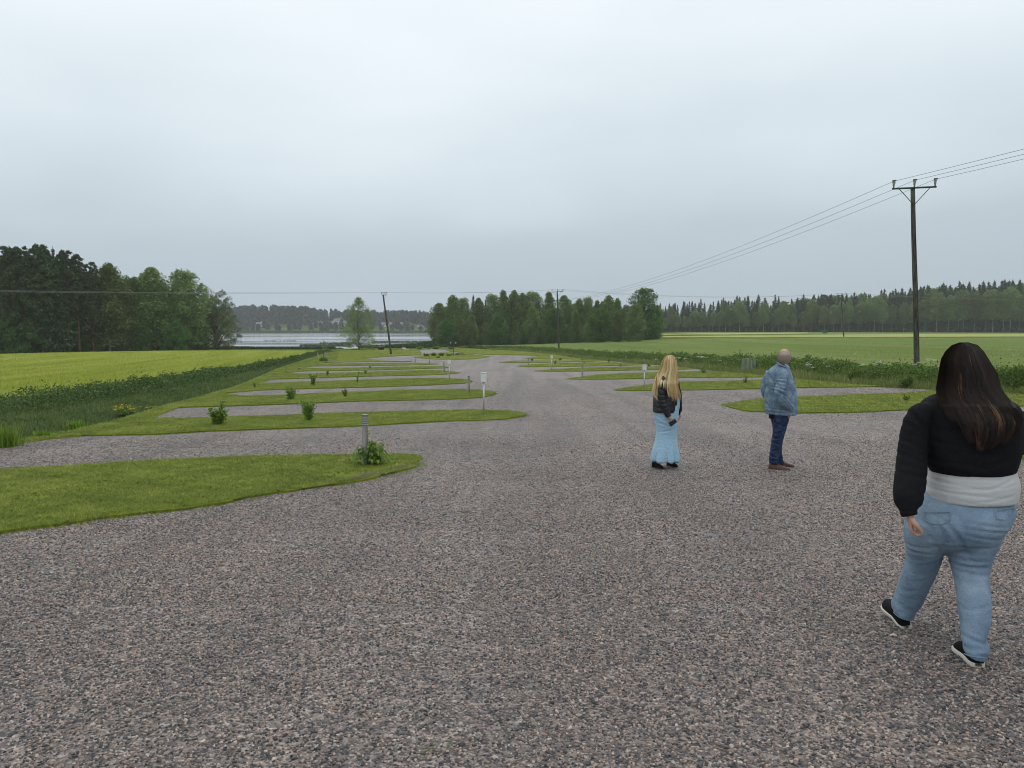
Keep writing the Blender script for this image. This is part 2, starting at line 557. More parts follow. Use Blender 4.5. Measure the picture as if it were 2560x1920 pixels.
SHEETS = {}
def sheet(name, world_poly, off0, off1, mat, jit=0.0, skirt=.12, step=.05, kind='structure', lift=None):
    poly = resample(world_poly, jit=jit, seed=len(name))
    poly = np.array(poly)
    lo, hi = poly.min(0), poly.max(0)
    pts = []
    d = max(3.0, np.linalg.norm(np.clip([0, 0], lo, hi)))
    y = lo[1]
    while y < hi[1]:
        dd = max(3.0, abs(y), d * .8)
        s = max(.35, step * dd)
        xs = np.arange(lo[0], hi[0], s)
        pts.append(np.stack([xs + rng.uniform(-.2, .2, len(xs)) * s, y + rng.uniform(-.2, .2, len(xs)) * s], 1))
        y += s
    pts = np.concatenate(pts) if pts else np.zeros((0, 2))
    if len(pts):
        pts = pts[inside(poly, pts)]
    allp = [Vector(p) for p in poly] + [Vector(p) for p in pts]
    n = len(poly)
    res = delaunay_2d_cdt(allp, [(i, (i + 1) % n) for i in range(n)], [list(range(n))], 1, 1e-5)
    V = np.array([tuple(q) for q in res[0]])
    Fc = [f for f in res[2] if len(f) == 3]
    F = np.array(Fc)
    r = np.linalg.norm(V, axis=1)
    off = off0 + off1 * r
    Z = terrain(V[:, 0], V[:, 1]) + off
    if lift is not None:
        Z = Z + lift(V)
    v3 = np.concatenate([V, Z[:, None]], 1)
    a, b, c = v3[F[:, 0]], v3[F[:, 1]], v3[F[:, 2]]
    nz = np.cross(b - a, c - a)[:, 2]
    F[nz < 0] = F[nz < 0][:, ::-1]
    G = Geo(); G.add(v3, F)
    # drop the rim to the ground
    if skirt:
        cnt = {}
        for t in F:
            for q in range(3):
                e = (int(t[q]), int(t[(q + 1) % 3]))
                cnt[e] = 1
        rim = [e for e in cnt if (e[1], e[0]) not in cnt]
        sv, sf = [], []
        for p, q in rim:
            i0 = len(sv)
            dp = off[p] + skirt; dq = off[q] + skirt
            sv += [v3[p], v3[q], v3[q] - [0, 0, dq], v3[p] - [0, 0, dp]]
            sf.append((i0 + 1, i0, i0 + 3, i0 + 2))
        G.add(np.array(sv), np.array(sf))
    o = G.build(name, mat, smooth=True)
    if kind:
        tag(o, kind=kind)
    SHEETS[name] = np.array(world_poly)
    return o

def PX(lst, h=0.0):
    return [tuple(P(x, y, h)[:2]) for x, y in lst]

# gravel yard and lane, one sheet from under the camera to the turning loop
gravel_poly = [(-16, -8), (16, -8), (17, 6), (15.5, 12)] + PX([(2700, 1075), (2560, 1000), (2330, 976), (2150, 968), (1960, 949), (1790, 928.5), (1660, 917), (1520, 903.5), (1440, 898.5), (1345, 892), (1330, 890), (1202, 887.5), (1175, 884), (1135, 878), (1118, 876), (1080, 874.5), (1050, 876.5), (1045, 884), (1000, 891), (955, 893.5), (905, 898.5), (950, 906), (860, 907), (785, 910), (751, 919.5), (715, 934), (640, 961), (550, 989), (455, 1018), (365, 1050), (200, 1094), (120, 1101), (0, 1120), (-250, 1165)]) + [(-13, 8), (-14, 2)]
sheet('gravel_yard', gravel_poly, .012, .0006, MAT['gravel'], jit=.03, step=.04)

ISL = {}
ISL['I1'] = [(0, 1183), (200, 1171), (400, 1158), (560, 1150), (700, 1146), (880, 1144), (1000, 1142), (1044, 1144), (1056, 1151), (1040, 1172), (1007, 1181), (930, 1202), (870, 1214), (694, 1238), (521, 1270), (300, 1298), (150, 1320), (0, 1339), (-300, 1395), (-500, 1300), (-300, 1210)]
ISL['I2'] = [(150, 1098), (205, 1093), (400, 1090), (521, 1082), (700, 1076), (870, 1070), (1000, 1063), (1130, 1056), (1260, 1052), (1295, 1047), (1317, 1041), (1300, 1035), (1260, 1031), (1180, 1029), (1000, 1033), (820, 1038), (700, 1043), (560, 1047), (450, 1051), (368, 1049), (250, 1070)]
ISL['I3'] = [(340, 1052), (371, 1046), (405, 1029), (440, 1022), (521, 1020), (620, 1017), (751, 1012.5), (900, 1006), (1052, 1003), (1130, 1001), (1202, 997), (1231, 990.5), (1241, 986.5), (1228, 982), (1200, 978.5), (1168, 976.5), (1080, 977), (994, 979), (900, 983), (800, 987), (705, 991.5), (620, 993.5), (556, 989), (450, 1012)]
ISL['I4'] = [(550, 989), (570, 985), (647, 978.5), (849, 972.5), (994, 968.5), (1087, 965), (1160, 961), (1181, 955.5), (1150, 950.5), (1087, 949), (1000, 949.5), (907, 953), (760, 957.5), (680, 961), (640, 961)]
ISL['I5'] = [(640, 961), (650, 957), (680, 950.5), (849, 945.5), (1000, 941.5), (1110, 938.5), (1152, 934.5), (1110, 929.5), (1058, 928.5), (950, 931.5), (850, 935), (780, 937.5), (719, 936), (690, 944)]
ISL['I6'] = [(719, 934), (762, 930), (870, 928.5), (994, 926), (1110, 922.5), (1126, 920.3), (1105, 918.3), (1000, 919.5), (900, 922), (800, 923.5), (751, 921)]
ISL['I7'] = [(751, 920), (790, 917.5), (907, 916), (1050, 914.5), (1098, 912), (1050, 910), (936, 910.3), (860, 911.3), (789, 912)]
ISL['lawn_a'] = [(700, 928), (760, 913), (800, 908.5), (900, 906.8), (1031, 905.8), (955, 904.3), (905, 898.5), (955, 894), (999, 891.5), (1054, 889), (1052, 883), (1047, 877), (1020, 874.3), (980, 873.3), (900, 873), (850, 874.5), (815, 882), (760, 900)]
ISL['bed'] = [(1035, 896), (1085, 900), (1150, 900.8), (1194, 898.7), (1225, 894), (1194, 889.5), (1160, 885.5), (1118, 882.5), (1075, 887)]
ISL['lawn_b'] = [(1116, 876.5), (1125, 880.5), (1150, 883), (1202, 887.8), (1270, 889.3), (1333, 890.2), (1346, 893), (1312, 899), (1400, 899.8), (1450, 899.8), (1507, 904.5), (1530, 904), (1451, 899), (1376, 886.5), (1289, 879.3), (1174, 873), (1140, 873)]
ISL['RI1'] = [(1247, 907.5), (1294, 904.3), (1370, 903.3), (1457, 903), (1506, 904.5), (1457, 906.3), (1421, 907), (1348, 908.3), (1276, 908.8)]
ISL['RI2'] = [(1294, 917.4), (1321, 914), (1403, 910.3), (1493, 908.8), (1540, 909), (1580, 911.5), (1607, 914.6), (1511, 916.8), (1385, 918.6), (1312, 919.4)]
ISL['RI3'] = [(1336, 929.7), (1376, 926.5), (1439, 923), (1529, 920.2), (1645, 918.8), (1700, 920.5), (1735, 924.5), (1690, 926), (1640, 926.5), (1547, 928.3), (1457, 930.3), (1366, 931)]
ISL['RI4'] = [(1419, 949.8), (1457, 944.6), (1493, 939.6), (1565, 936), (1640, 934), (1775, 930.5), (1876, 938.5), (1935, 944), (1911, 945), (1702, 946.5), (1638, 948), (1547, 950.2), (1457, 951.2)]
ISL['RI5'] = [(1537, 978), (1587, 969.3), (1639, 963.5), (1702, 957.7), (1876, 954.5), (1960, 949.5), (1995, 951), (2096, 961), (2200, 969.5), (2140, 970.5), (1992, 972.2), (1911, 974.3), (1789, 977), (1702, 978.3), (1572, 979.6)]
ISL['RI6'] = [(1812, 1015.5), (1860, 1007), (1905, 1001), (1995, 996), (2150, 989.7), (2285, 985.5), (2340, 979), (2450, 983), (2560, 991), (2700, 1003), (2700, 1020), (2560, 1018.5), (2275, 1028), (2140, 1034.3), (1995, 1036.2), (1876, 1031.7), (1833, 1024)]
ISL['RI7'] = [(2536, 1145), (2580, 1120), (2680, 1108), (2900, 1095), (2900, 1165), (2700, 1165), (2580, 1160)]
for k, poly in ISL.items():
    big = k in ('I1', 'RI6', 'RI7')
    sheet('lawn_strip' if k not in ('lawn_a', 'lawn_b') else 'lawn', PX(poly), .035, .0010, MAT['turf'], jit=.05)
    SHEETS[k] = np.array(PX(poly))

sheet('bare_soil', PX([(850, 1213), (930, 1200), (1000, 1181), (1034, 1169), (1036, 1164), (1000, 1171), (960, 1182), (920, 1188), (880, 1200), (820, 1210), (790, 1219)]), .041, .0010, turf_mat('bare_soil', (.075, .058, .042), (.115, .09, .066), (.16, .13, .10), (.12, .15, .03), .8), jit=.03, skirt=.0)
# verge on the left between the ditch and the lane ends
verge = PX([(-250, 1165), (0, 1120), (120, 1102), (200, 1095), (372, 1049), (455, 1020), (556, 989), (644, 962), (719, 935), (751, 921), (789, 911), (840, 905), (850, 876), (815, 879), (760, 900), (690, 926), (579, 973), (420, 1015), (300, 1052), (180, 1082), (0, 1112), (-250, 1158)])
sheet('verge', verge, .022, .0008, MAT['turf'], jit=.03)
SHEETS['verge'] = np.array(verge)

# fields either side, each a standing crop raised above the soil
LF_H = .32
left_field = PX([(-300, 1045), (0, 1006), (145, 988), (289, 970.5), (434, 948), (579, 926.5), (640, 917), (748, 893.5), (797, 877.5), (560, 876.5), (400, 877.5), (150, 882), (0, 886), (-300, 893)], LF_H)
sheet('left_field', left_field, LF_H, .0004, MAT['left_crop'], jit=.06, skirt=0.02)
RF_H = .45
right_field = PX([(3000, 960), (2560, 944), (2400, 936), (2240, 925), (2120, 917), (1960, 906), (1760, 897), (1640, 890), (1520, 884), (1434, 878.5), (1330, 870.5), (1260, 868), (1210, 868), (1190, 864)], RF_H) + [(-4, 160), (40, 178), (60, 215), (75, 300), (79, 400), (120, 405), (330, 375), (330, 60)]
sheet('right_field', right_field, RF_H, .0003, MAT['right_crop'], jit=.06, skirt=0.02)
for poly in ([(1655, 846.5), (1900, 846.5), (2300, 845.5), (2900, 843), (2900, 837.5), (2300, 838.2), (2100, 839), (1980, 841), (1800, 842), (1655, 843.3)],
             [(1652, 839.7), (1800, 839.2), (2020, 836.2), (2020, 833.8), (1800, 835.2), (1652, 837.3)]):
    sheet('hay_field', PX(poly, RF_H), RF_H + .12, .0009, MAT['pale_crop'], jit=.2, skirt=0.02)

# water and the reed beds
g = Geo()
xs = np.linspace(-440, 40, 13); yy = np.linspace(120, 690, 15)
Xg, Yg = np.meshgrid(xs, yy)
v = np.stack([Xg, Yg, np.full_like(Xg, LAKE_Z)], -1).reshape(-1, 3)
k = len(xs)
i = np.arange(len(yy) - 1)[:, None]; j = np.arange(k - 1)[None]
g.add(v, np.stack([i * k + j, i * k + j + 1, (i + 1) * k + j + 1, (i + 1) * k + j], -1).reshape(-1, 4))
tag(g.build('lake', MAT['water'], smooth=True), kind='structure')

def blades(pts, z, h, w, lean=.35, rnd=None, curl=True):
    """upright grass blades: one or two triangles each"""
    n = len(pts)
    a = rng.uniform(0, 2 * np.pi, n)
    la = rng.uniform(0, 2 * np.pi, n); ll = np.abs(rng.normal(0, lean, n)) * h
    ux, uy = np.cos(a) * w / 2, np.sin(a) * w / 2
    b0 = np.stack([pts[:, 0] - ux, pts[:, 1] - uy, z], 1)
    b1 = np.stack([pts[:, 0] + ux, pts[:, 1] + uy, z], 1)
    tp = np.stack([pts[:, 0] + np.cos(la) * ll, pts[:, 1] + np.sin(la) * ll, z + h], 1)
    v = np.stack([b0, b1, tp], 1).reshape(-1, 3)
    f = np.arange(3 * n).reshape(-1, 3)
    return v, f, (rng.uniform(0, 1, n) if rnd is None else rnd)

def leaf_cards(c, size, rnd, elong=1.5, droop=0.0, flat=.0):
    """leaf sprays: pointed quads at centres c with random orientation"""
    n = len(c)
    a = rng.normal(size=(n, 3)); a[:, 2] = a[:, 2] * (1 - flat) - droop
    a /= np.linalg.norm(a, axis=1)[:, None]
    b = rng.normal(size=(n, 3)); b -= a * (a * b).sum(1)[:, None]; b /= np.linalg.norm(b, axis=1)[:, None]
    s = (size * rng.uniform(.6, 1.4, n))[:, None]
    v = np.stack([c - a * s * elong * .5, c + b * s * .38, c + a * s * elong * .5, c - b * s * .38], 1).reshape(-1, 3)
    return v, np.arange(4 * n).reshape(-1, 4), rnd

def scatter(poly, n, near_bias=True):
    """n points in a polygon, denser towards the viewpoint"""
    poly = np.asarray(poly)
    lo, hi = poly.min(0), poly.max(0)
    out = []
    tot = 0
    tries = 0
    while tot < n and tries < 400:
        tries += 1
        p = rng.uniform(lo, hi, (max(4000, n), 2))
        p = p[inside(poly, p)]
        if near_bias and len(p):
            d = np.linalg.norm(p, axis=1)
            dm = max(3, d.min())
            p = p[rng.uniform(0, 1, len(p)) < np.minimum(1, (dm / d) ** 1.6)]
        out.append(p); tot += len(p)
    return np.concatenate(out)[:n]

def vnoise(p, s, seed=0):
    """cheap smooth noise in 0..1"""
    x, y = p[:, 0] * s + seed * 3.7, p[:, 1] * s - seed * 1.9
    return .5 + .25 * np.sin(x * 1.7 + 2.1 * np.sin(y * .9)) * np.cos(y * 1.3 + 1.3 * np.sin(x * .7)) + .25 * np.sin(x * 3.1 + y * 2.3 + seed) * np.sin(y * 3.7 - x * 1.1)

# mown lawn: blades on every strip
lawn = Geo()
counts = dict(I1=190000, I2=90000, I3=70000, I4=42000, I5=26000, I6=14000, I7=8000, lawn_a=26000, bed=7000, lawn_b=16000, RI1=3000, RI2=8000, RI3=12000, RI4=24000, RI5=36000, RI6=70000, RI7=20000, verge=70000)
for k, n in counts.items():
    p = scatter(SHEETS[k], n)
    d = np.linalg.norm(p, axis=1)
    q = np.clip(.5 + 1.35 * (vnoise(p, .9, 1) * .35 + vnoise(p, 3.1, 2) * .35 + vnoise(p, 6.7, 12) * .30 - .5), 0, 1)
    bald = (vnoise(p, .8, 5) * .5 + vnoise(p, 2.3, 7) * .5) > .70
    keep = ~bald | (rng.uniform(0, 1, len(p)) < .35)
    if k == 'I1':
        # bare trodden soil near the tip
        c = np.array(P(960, 1196)[:2]); c2 = np.array(P(1010, 1175)[:2])
        s = np.minimum(np.linalg.norm((p - c) * [.55, 1.6], axis=1), np.linalg.norm((p - c2) * [1.0, 1.3], axis=1))
        keep &= (s > .45) | (rng.uniform(0, 1, len(p)) < .30)
    p, d, q = p[keep], d[keep], q[keep]
    z = terrain(p[:, 0], p[:, 1]) + .030 + .0010 * d
    h = rng.uniform(.012, .036, len(p)) * (.6 + .9 * q) * (1 + .006 * d)
    w = np.maximum(.006, .00085 * d) * rng.uniform(.7, 1.5, len(p))
    lawn.add(*blades(p, z, h, w, 1.5, np.clip(rng.normal(.02 + .86 * q, .20), 0, 1)))
for k, n in (('I1', 5200), ('RI6', 1600), ('I2', 2400)):
    p = scatter(SHEETS[k], n); p = p[vnoise(p, 1.9, 21) > .55]; dd = np.linalg.norm(p, axis=1)
    lawn.add(*leaf_cards(np.column_stack([p, terrain(p[:, 0], p[:, 1]) + .045 + .001 * dd]), .030, rng.uniform(0, .35, len(p)), 1.2, 0, .9))
tag(lawn.build('lawn_grass', MAT['blade']), 'short mown grass covering the strips between the gravel pitches', 'grass', kind='stuff')

# ragged taller tufts along the strip edges
edge = Geo()
for k in ('I1', 'I2', 'I3', 'I4', 'RI4', 'RI5', 'RI6', 'RI7', 'I5', 'RI3'):
    poly = np.array(resample(SHEETS[k], maxf=.004))
    n = len(poly) * (40 if k in ('I1', 'RI6', 'RI7') else 14)
    p = poly[rng.integers(0, len(poly), n)] + rng.normal(0, 1, (n, 2)) * np.where(rng.uniform(0, 1, n) < .08, .26, .09)[:, None]
    d = np.linalg.norm(p, axis=1)
    keep = vnoise(p, 1.3, 3) > .36
    p, d = p[keep], d[keep]
    edge.add(*blades(p, terrain(p[:, 0], p[:, 1]) + .005, rng.uniform(.03, .10, len(p)), np.maximum(.007, .0008 * d), .8, rng.uniform(.1, .75, len(p))))
tag(edge.build('edge_grass', MAT['blade']), 'ragged grass fringe creeping over the gravel edges', 'grass', kind='stuff')

# crop blades near the field edges
crop = Geo()
p = scatter(left_field, 150000)
d = np.linalg.norm(p, axis=1)
ra = math.radians(14); rowc = np.stack([(p[:, 0] * math.cos(ra) + p[:, 1] * math.sin(ra)), (p[:, 1] * math.cos(ra) - p[:, 0] * math.sin(ra))], 1)
rw = vnoise(rowc * [.5, .02], 1.0, 6) * .6 + vnoise(rowc * [1.6, .03], 1.0, 8) * .4
crop.add(*blades(p, terrain(p[:, 0], p[:, 1]) + LF_H - .06, rng.uniform(.09, .22, len(p)), .0011 * d, .5, np.clip(rng.normal(.08 + .95 * rw, .16), 0, 1)))
m_ = foliage('grain_blade', (.20, .275, .017), (.34, .40, .030), (.54, .54, .12), transl=.2, ovar=0, up=.6)
tag(crop.build('grain_crop', m_), 'young yellow green grain standing in the left field', 'crop', kind='stuff')
ley = Geo()
p = scatter(right_field, 240000)
d = np.linalg.norm(p, axis=1)
q = vnoise(p, .16, 4) * .5 + vnoise(p, .045, 9) * .5
ley.add(*blades(p, terrain(p[:, 0], p[:, 1]) + RF_H - .10, rng.uniform(.08, .26, len(p)) * (.7 + .6 * q), .0006 * d, .6, np.clip(rng.normal(.0 + .9 * q, .22), 0, 1)))
m_ = foliage('ley_blade', (.11, .175, .028), (.19, .255, .042), (.31, .32, .10), transl=.2, ovar=0, up=.6)
tag(ley.build('ley_grass', m_), 'tall green grass standing in the right field', 'grass', kind='stuff')

# reeds along the near shore and standing in the shallows
def reed_area(poly_px, n, hh, zz=LAKE_Z, h=0.0):
    poly = [tuple((Vector((0, 0, CAM_Z)) + ray(x, y) * ((zz - CAM_Z) / ray(x, y).z))[:2]) for x, y in poly_px]
    p = scatter(poly, n, False)
    d = np.linalg.norm(p, axis=1)
    z = np.maximum(zz - .2, terrain(p[:, 0], p[:, 1]))
    return blades(p, z, rng.uniform(.6, 1.2, len(p)) * hh, .0016 * d, .2, rng.uniform(.1, .9, len(p)))
reeds = Geo()
reeds.add(*reed_area([(520, 879), (560, 872.5), (700, 872), (800, 873), (835, 876), (840, 880), (700, 880)], 16000, .50))
reeds.add(*reed_area([(900, 877), (930, 869.5), (980, 865.5), (1085, 860.5), (1140, 860), (1140, 872), (1060, 875), (990, 877)], 20000, .80))
reeds.add(*reed_area([(820, 874.5), (850, 872), (862, 874), (850, 876)], 500, .6))
tag(reeds.build('reed_bed', MAT['reed']), 'dark green reeds lining the near lake shore', 'reeds', kind='stuff')
pads = Geo()
for (x0, y0, x1, y1, n) in ((750, 862.5, 880, 866.5, 700), (800, 857, 900, 861, 380), (930, 853.5, 1085, 857.5, 700), (660, 852, 740, 853, 60)):
    for _ in range(n):
        x = random.uniform(x0, x1); y = random.uniform(y0, y1)
        r_ = ray(x, y); q = Vector((0, 0, CAM_Z)) + r_ * ((LAKE_Z - CAM_Z) / r_.z)
        s = random.uniform(.15, .6)
        k_ = 6
        vv = [(q.x + s * 1.6 * math.cos(t), q.y + s * math.sin(t), LAKE_Z + .03 + random.uniform(0, .05)) for t in np.linspace(0, 2 * math.pi, k_, endpoint=False)]
        pads.add(vv, [(0, 1, 2, 3), (0, 3, 4, 5)])
        pads.add(*blades(np.array([[q.x, q.y]]), np.array([LAKE_Z]), np.array([.35]), np.array([.25]), .3))
tag(pads.build('water_plants', MAT['reed']), 'dark floating water plants breaking the lake surface', 'water plants', kind='stuff')

# ================================================================ trees
def trunk_path(h, bend=.02, n=7, lean=(0, 0)):
    ph = random.uniform(0, 6)
    return [Vector((lean[0] * t * h + bend * h * math.sin(3 * t + ph) * t, lean[1] * t * h + bend * h * math.cos(2.3 * t + ph) * t, t * h)) for t in np.linspace(0, 1, n)]

def broad_crown(h, width, base, nb, leaves, size, prof, trunkp, droop=.25, up=.6, clump=.12, dens=1.0):
    """leaf clumps spread through a crown envelope, each carried by a limb from the trunk: (limbs, leaf centres)"""
    tubes, cen = [], []
    tp = np.array([tuple(p) for p in trunkp])
    per = max(8, leaves // nb)
    ph = random.uniform(0, 6.28)
    for i in range(nb):
        t = ((i + random.random()) / nb) ** .9
        lobe = 1 + .16 * math.sin(3 * i * 2.399 + ph + 7 * t) + .10 * math.sin(11 * t + ph * 2)
        R = width * prof(t) * lobe
        r = R * math.sqrt(random.uniform(.10, 1.0)) * .92
        az = i * 2.399 + random.uniform(-.5, .5)
        z = h * (base + (1 - base) * t * .985)
        cx = np.array([math.cos(az) * r, math.sin(az) * r, z])
        zt = max(.06 * h, z - r * up * random.uniform(.7, 1.3))
        o = np.array([np.interp(zt, tp[:, 2], tp[:, 0]), np.interp(zt, tp[:, 2], tp[:, 1]), zt])
        cx[:2] += o[:2]
        mid = (o + cx) / 2 + np.array([0, 0, .12 * r])
        tubes.append(([tuple(o), tuple(mid), tuple(cx)], float(np.linalg.norm(cx - o))))
        rc = clump * h * (.38 + .62 * min(1, R / width)) * random.uniform(.7, 1.25)
        k = int(per * random.uniform(.6, 1.4) * (.45 + .55 * min(1, R / width)))
        g = rng.normal(size=(k, 3)); g /= np.linalg.norm(g, axis=1)[:, None] + 1e-9
        g = g * (rng.uniform(0, 1, k) ** .45)[:, None] * rc
        g[:, 2] = g[:, 2] * .75 - droop * rc * (np.linalg.norm(g[:, :2], axis=1) / rc) ** 2
        cen.append(cx + g)
    return tubes, np.concatenate(cen)

def make_broad(name, h, width, base, nb, leaves, size, prof, leafm, barkm, r0, label, cat, group, clump=.11, droop=.25, up=.6, bend=.02, multi=1, trunk_to=.97, elong=1.4, limb=1.0):
    root = thing(name, label, cat, group=group)
    tg = Geo(); cg = Geo()
    for m in range(multi):
        lean = (0, 0) if multi == 1 else (random.uniform(-.16, .16), random.uniform(-.12, .12))
        hh = h * (1 if m == 0 else random.uniform(.7, .95))
        tp = trunk_path(hh * trunk_to, bend, 8, lean)
        tg.addm(tube([tuple(p - Vector((0, 0, .3 if i == 0 else 0))) for i, p in enumerate(tp)], [r0 * (1 - .88 * t) for t in np.linspace(0, 1, 8)], 8))
        tubes, cen = broad_crown(hh, width, base, nb // multi, leaves // multi, size, prof, tp, clump=clump, droop=droop, up=up)
        for pts, L in tubes:
            tg.addm(tube(pts, [max(.008, limb * .020 * L * (1 - .85 * s)) for s in (0, .5, 1)], 5, caps=False))
        n = len(cen)
        r = np.clip(.45 + .12 * np.sin(cen[:, 0] * 1.9 + cen[:, 2] * 1.3) + rng.normal(0, .22, n), 0, 1)
        cg.add(*leaf_cards(cen, size, r, elong, droop * .8))
    tg.build('trunk', barkm, root)
    cg.build('crown', leafm, root)
    return root

def make_spruce(h, width, nwh, per, label, group, gaps=.06, base=.05, irregular=.25):
    root = thing('spruce_tree', label, 'tree', group=group)
    tg = Geo()
    tp = trunk_path(h, .004, 6)
    tg.addm(tube([tuple(p) for p in tp], [.17 * (1 - .95 * t) * h / 18 for t in np.linspace(0, 1, 6)], 7))
    cen, dirs, siz, rr = [], [], [], []
    for i in range(nwh):
        t = base + (1 - base) * i / nwh
        z = t * h
        L0 = width * (1 - t) ** .92 * (1 if t > .12 else .75) + .05
        nb = random.randint(6, 9)
        a0 = random.uniform(0, 6.28)
        for b in range(nb):
            if random.random() < gaps:
                continue
            az = a0 + 6.28 * b / nb + random.uniform(-.25, .25)
            L = L0 * random.uniform(1 - irregular, 1 + irregular)
            k = max(4, int(2.6 * per * (.25 + L / width)))
            s = rng.uniform(.08, 1, k)
            drop = -.42 * s * L * (.6 + .8 * (1 - t)) + .22 * (s ** 3) * L
            wob = rng.normal(0, .13 * L + .05, k) * s
            p = np.stack([np.cos(az) * s * L - np.sin(az) * wob, np.sin(az) * s * L + np.cos(az) * wob, z + drop + rng.normal(0, .10, k)], 1)
            d = np.stack([np.full(k, math.cos(az)) + rng.normal(0, .35, k), np.full(k, math.sin(az)) + rng.normal(0, .35, k), np.full(k, -.55) + rng.normal(0, .3, k)], 1)
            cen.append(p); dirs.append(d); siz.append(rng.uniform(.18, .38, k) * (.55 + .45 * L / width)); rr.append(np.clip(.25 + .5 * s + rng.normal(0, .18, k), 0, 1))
    cen = np.concatenate(cen); a = np.concatenate(dirs); s = np.concatenate(siz)[:, None]; r = np.concatenate(rr)
    a /= np.linalg.norm(a, axis=1)[:, None]
    b = rng.normal(size=a.shape); b[:, 2] *= .5; b -= a * (a * b).sum(1)[:, None]; b /= np.linalg.norm(b, axis=1)[:, None]
    v = np.stack([cen - a * s * .5, cen + b * s * .26, cen + a * s * .6, cen - b * s * .26], 1).reshape(-1, 3)
    tg.build('trunk', MAT['bark'], root)
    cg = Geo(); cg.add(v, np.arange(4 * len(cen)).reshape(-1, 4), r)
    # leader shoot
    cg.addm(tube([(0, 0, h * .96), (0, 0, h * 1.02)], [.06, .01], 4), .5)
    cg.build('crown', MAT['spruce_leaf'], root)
    return root

def make_pine(h, width, label, group, base=.30, nb=60, leaves=8000, leafm='pine_leaf'):
    root = thing('pine_tree', label, 'tree', group=group)
    tg = Geo(); cg = Geo()
    tp = trunk_path(h * .97, .012, 7)
    tg.addm(tube([tuple(p) for p in tp], [.20 * (1 - .88 * t) * h / 18 for t in np.linspace(0, 1, 7)], 8))
    tubes, cen = broad_crown(h, width, base, nb, leaves, .3, lambda t: (.50 + .55 * math.sin(min(1, t * 1.1) * math.pi) ** .7) * (1 - .40 * t ** 2), tp, droop=.15, up=.35, clump=.052)
    for pts, L in tubes:
        tg.addm(tube(pts, [max(.012, .024 * L * (1 - .8 * s)) for s in (0, .5, 1)], 5, caps=False))
    n = len(cen)
    cg.add(*leaf_cards(cen, .125, np.clip(rng.normal(.45, .25, n), 0, 1), 2.0, 0, .2))
    tg.build('trunk', MAT['pine_bark'], root); cg.build('crown', MAT[leafm], root)
    return root

P_birch = lambda t: (.52 + .62 * math.sin(min(1, t * 1.05 + .10) * math.pi * .72)) * (1 - t ** 2.6) ** .62 + .05
P_cone = lambda t: (1 - t) ** .72 * 1.0 + .06
P_oval = lambda t: math.sqrt(max(0, 1 - ((t - .42) / .60) ** 2)) * .95 + .05
P_wide = lambda t: math.sqrt(max(0, 1 - ((t - .36) / .66) ** 2)) * .96 + .05

H0 = 10.0                                        # every prototype is 10 m tall, copies are scaled
PROTO = {}
def proto(kind, *roots):
    PROTO[kind] = [list(roots), [False] * len(roots)]
S = dict(label='x', cat='tree', group=None)
def bro(name, w, base, nb, lv, size, prof, leafm, barkm, r0, **k):
    return make_broad(name, H0, w, base, nb, lv, size, prof, MAT[leafm], MAT[barkm], r0, 'x', 'tree', None, **k)
proto('birch', *[bro('birch_tree', w, b, 120, 15000, .15, pf, 'birch_leaf', 'birch_bark', .10, clump=.085, droop=.7, up=.9) for w, b, pf in ((1.80, .07, P_birch), (1.60, .10, P_birch), (1.95, .05, P_oval), (1.60, .06, P_cone))])
proto('forest_birch', *[bro('birch_tree', w, .36, 60, 6500, .15, pf, 'birch_leaf', 'birch_bark', .06, clump=.075, droop=.5, up=.8) for w, pf in ((1.35, P_oval), (1.15, P_birch), (1.5, P_oval))])
proto('aspen', *[bro('broadleaf_tree', w, b, 130, 17000, .16, pf, 'aspen_leaf', 'bark', .15, clump=.095, droop=.3, up=.8) for w, b, pf in ((2.6, .05, P_oval), (2.2, .07, P_birch), (2.8, .04, P_oval))])
proto('willow', bro('willow_tree', 3.9, .04, 200, 26000, .125, P_wide, 'willow_leaf', 'bark', .13, multi=3, clump=.085, droop=.6, up=1.0, bend=.05, limb=.5))
proto('lone', bro('birch_tree', 2.9, .08, 130, 13500, .115, lambda t: (.62 + .5 * math.sin(min(1, t * 1.1 + .1) * math.pi * .75)) * (1 - t ** 2.2) ** .7 + .05, 'birch_leaf', 'bark', .13, clump=.09, droop=.6, up=1.0, bend=.03, limb=.6))
proto('bushy', bro('rowan_bush', 4.6, .0, 90, 11000, .26, P_oval, 'aspen_leaf', 'bark', .2, multi=3, clump=.14, droop=.3, up=.9))
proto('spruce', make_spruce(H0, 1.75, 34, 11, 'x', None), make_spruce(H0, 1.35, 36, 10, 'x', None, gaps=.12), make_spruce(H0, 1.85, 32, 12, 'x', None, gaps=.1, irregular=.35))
proto('slim_spruce', make_spruce(H0, 1.15, 40, 9, 'x', None, gaps=.15, base=.2, irregular=.35), make_spruce(H0, 1.3, 38, 9, 'x', None, gaps=.2, base=.12, irregular=.4))
proto('pine', make_pine(H0, 1.75, 'x', None), make_pine(H0, 1.5, 'x', None, base=.4, nb=48), make_pine(H0, 1.9, 'x', None, base=.2, nb=70))

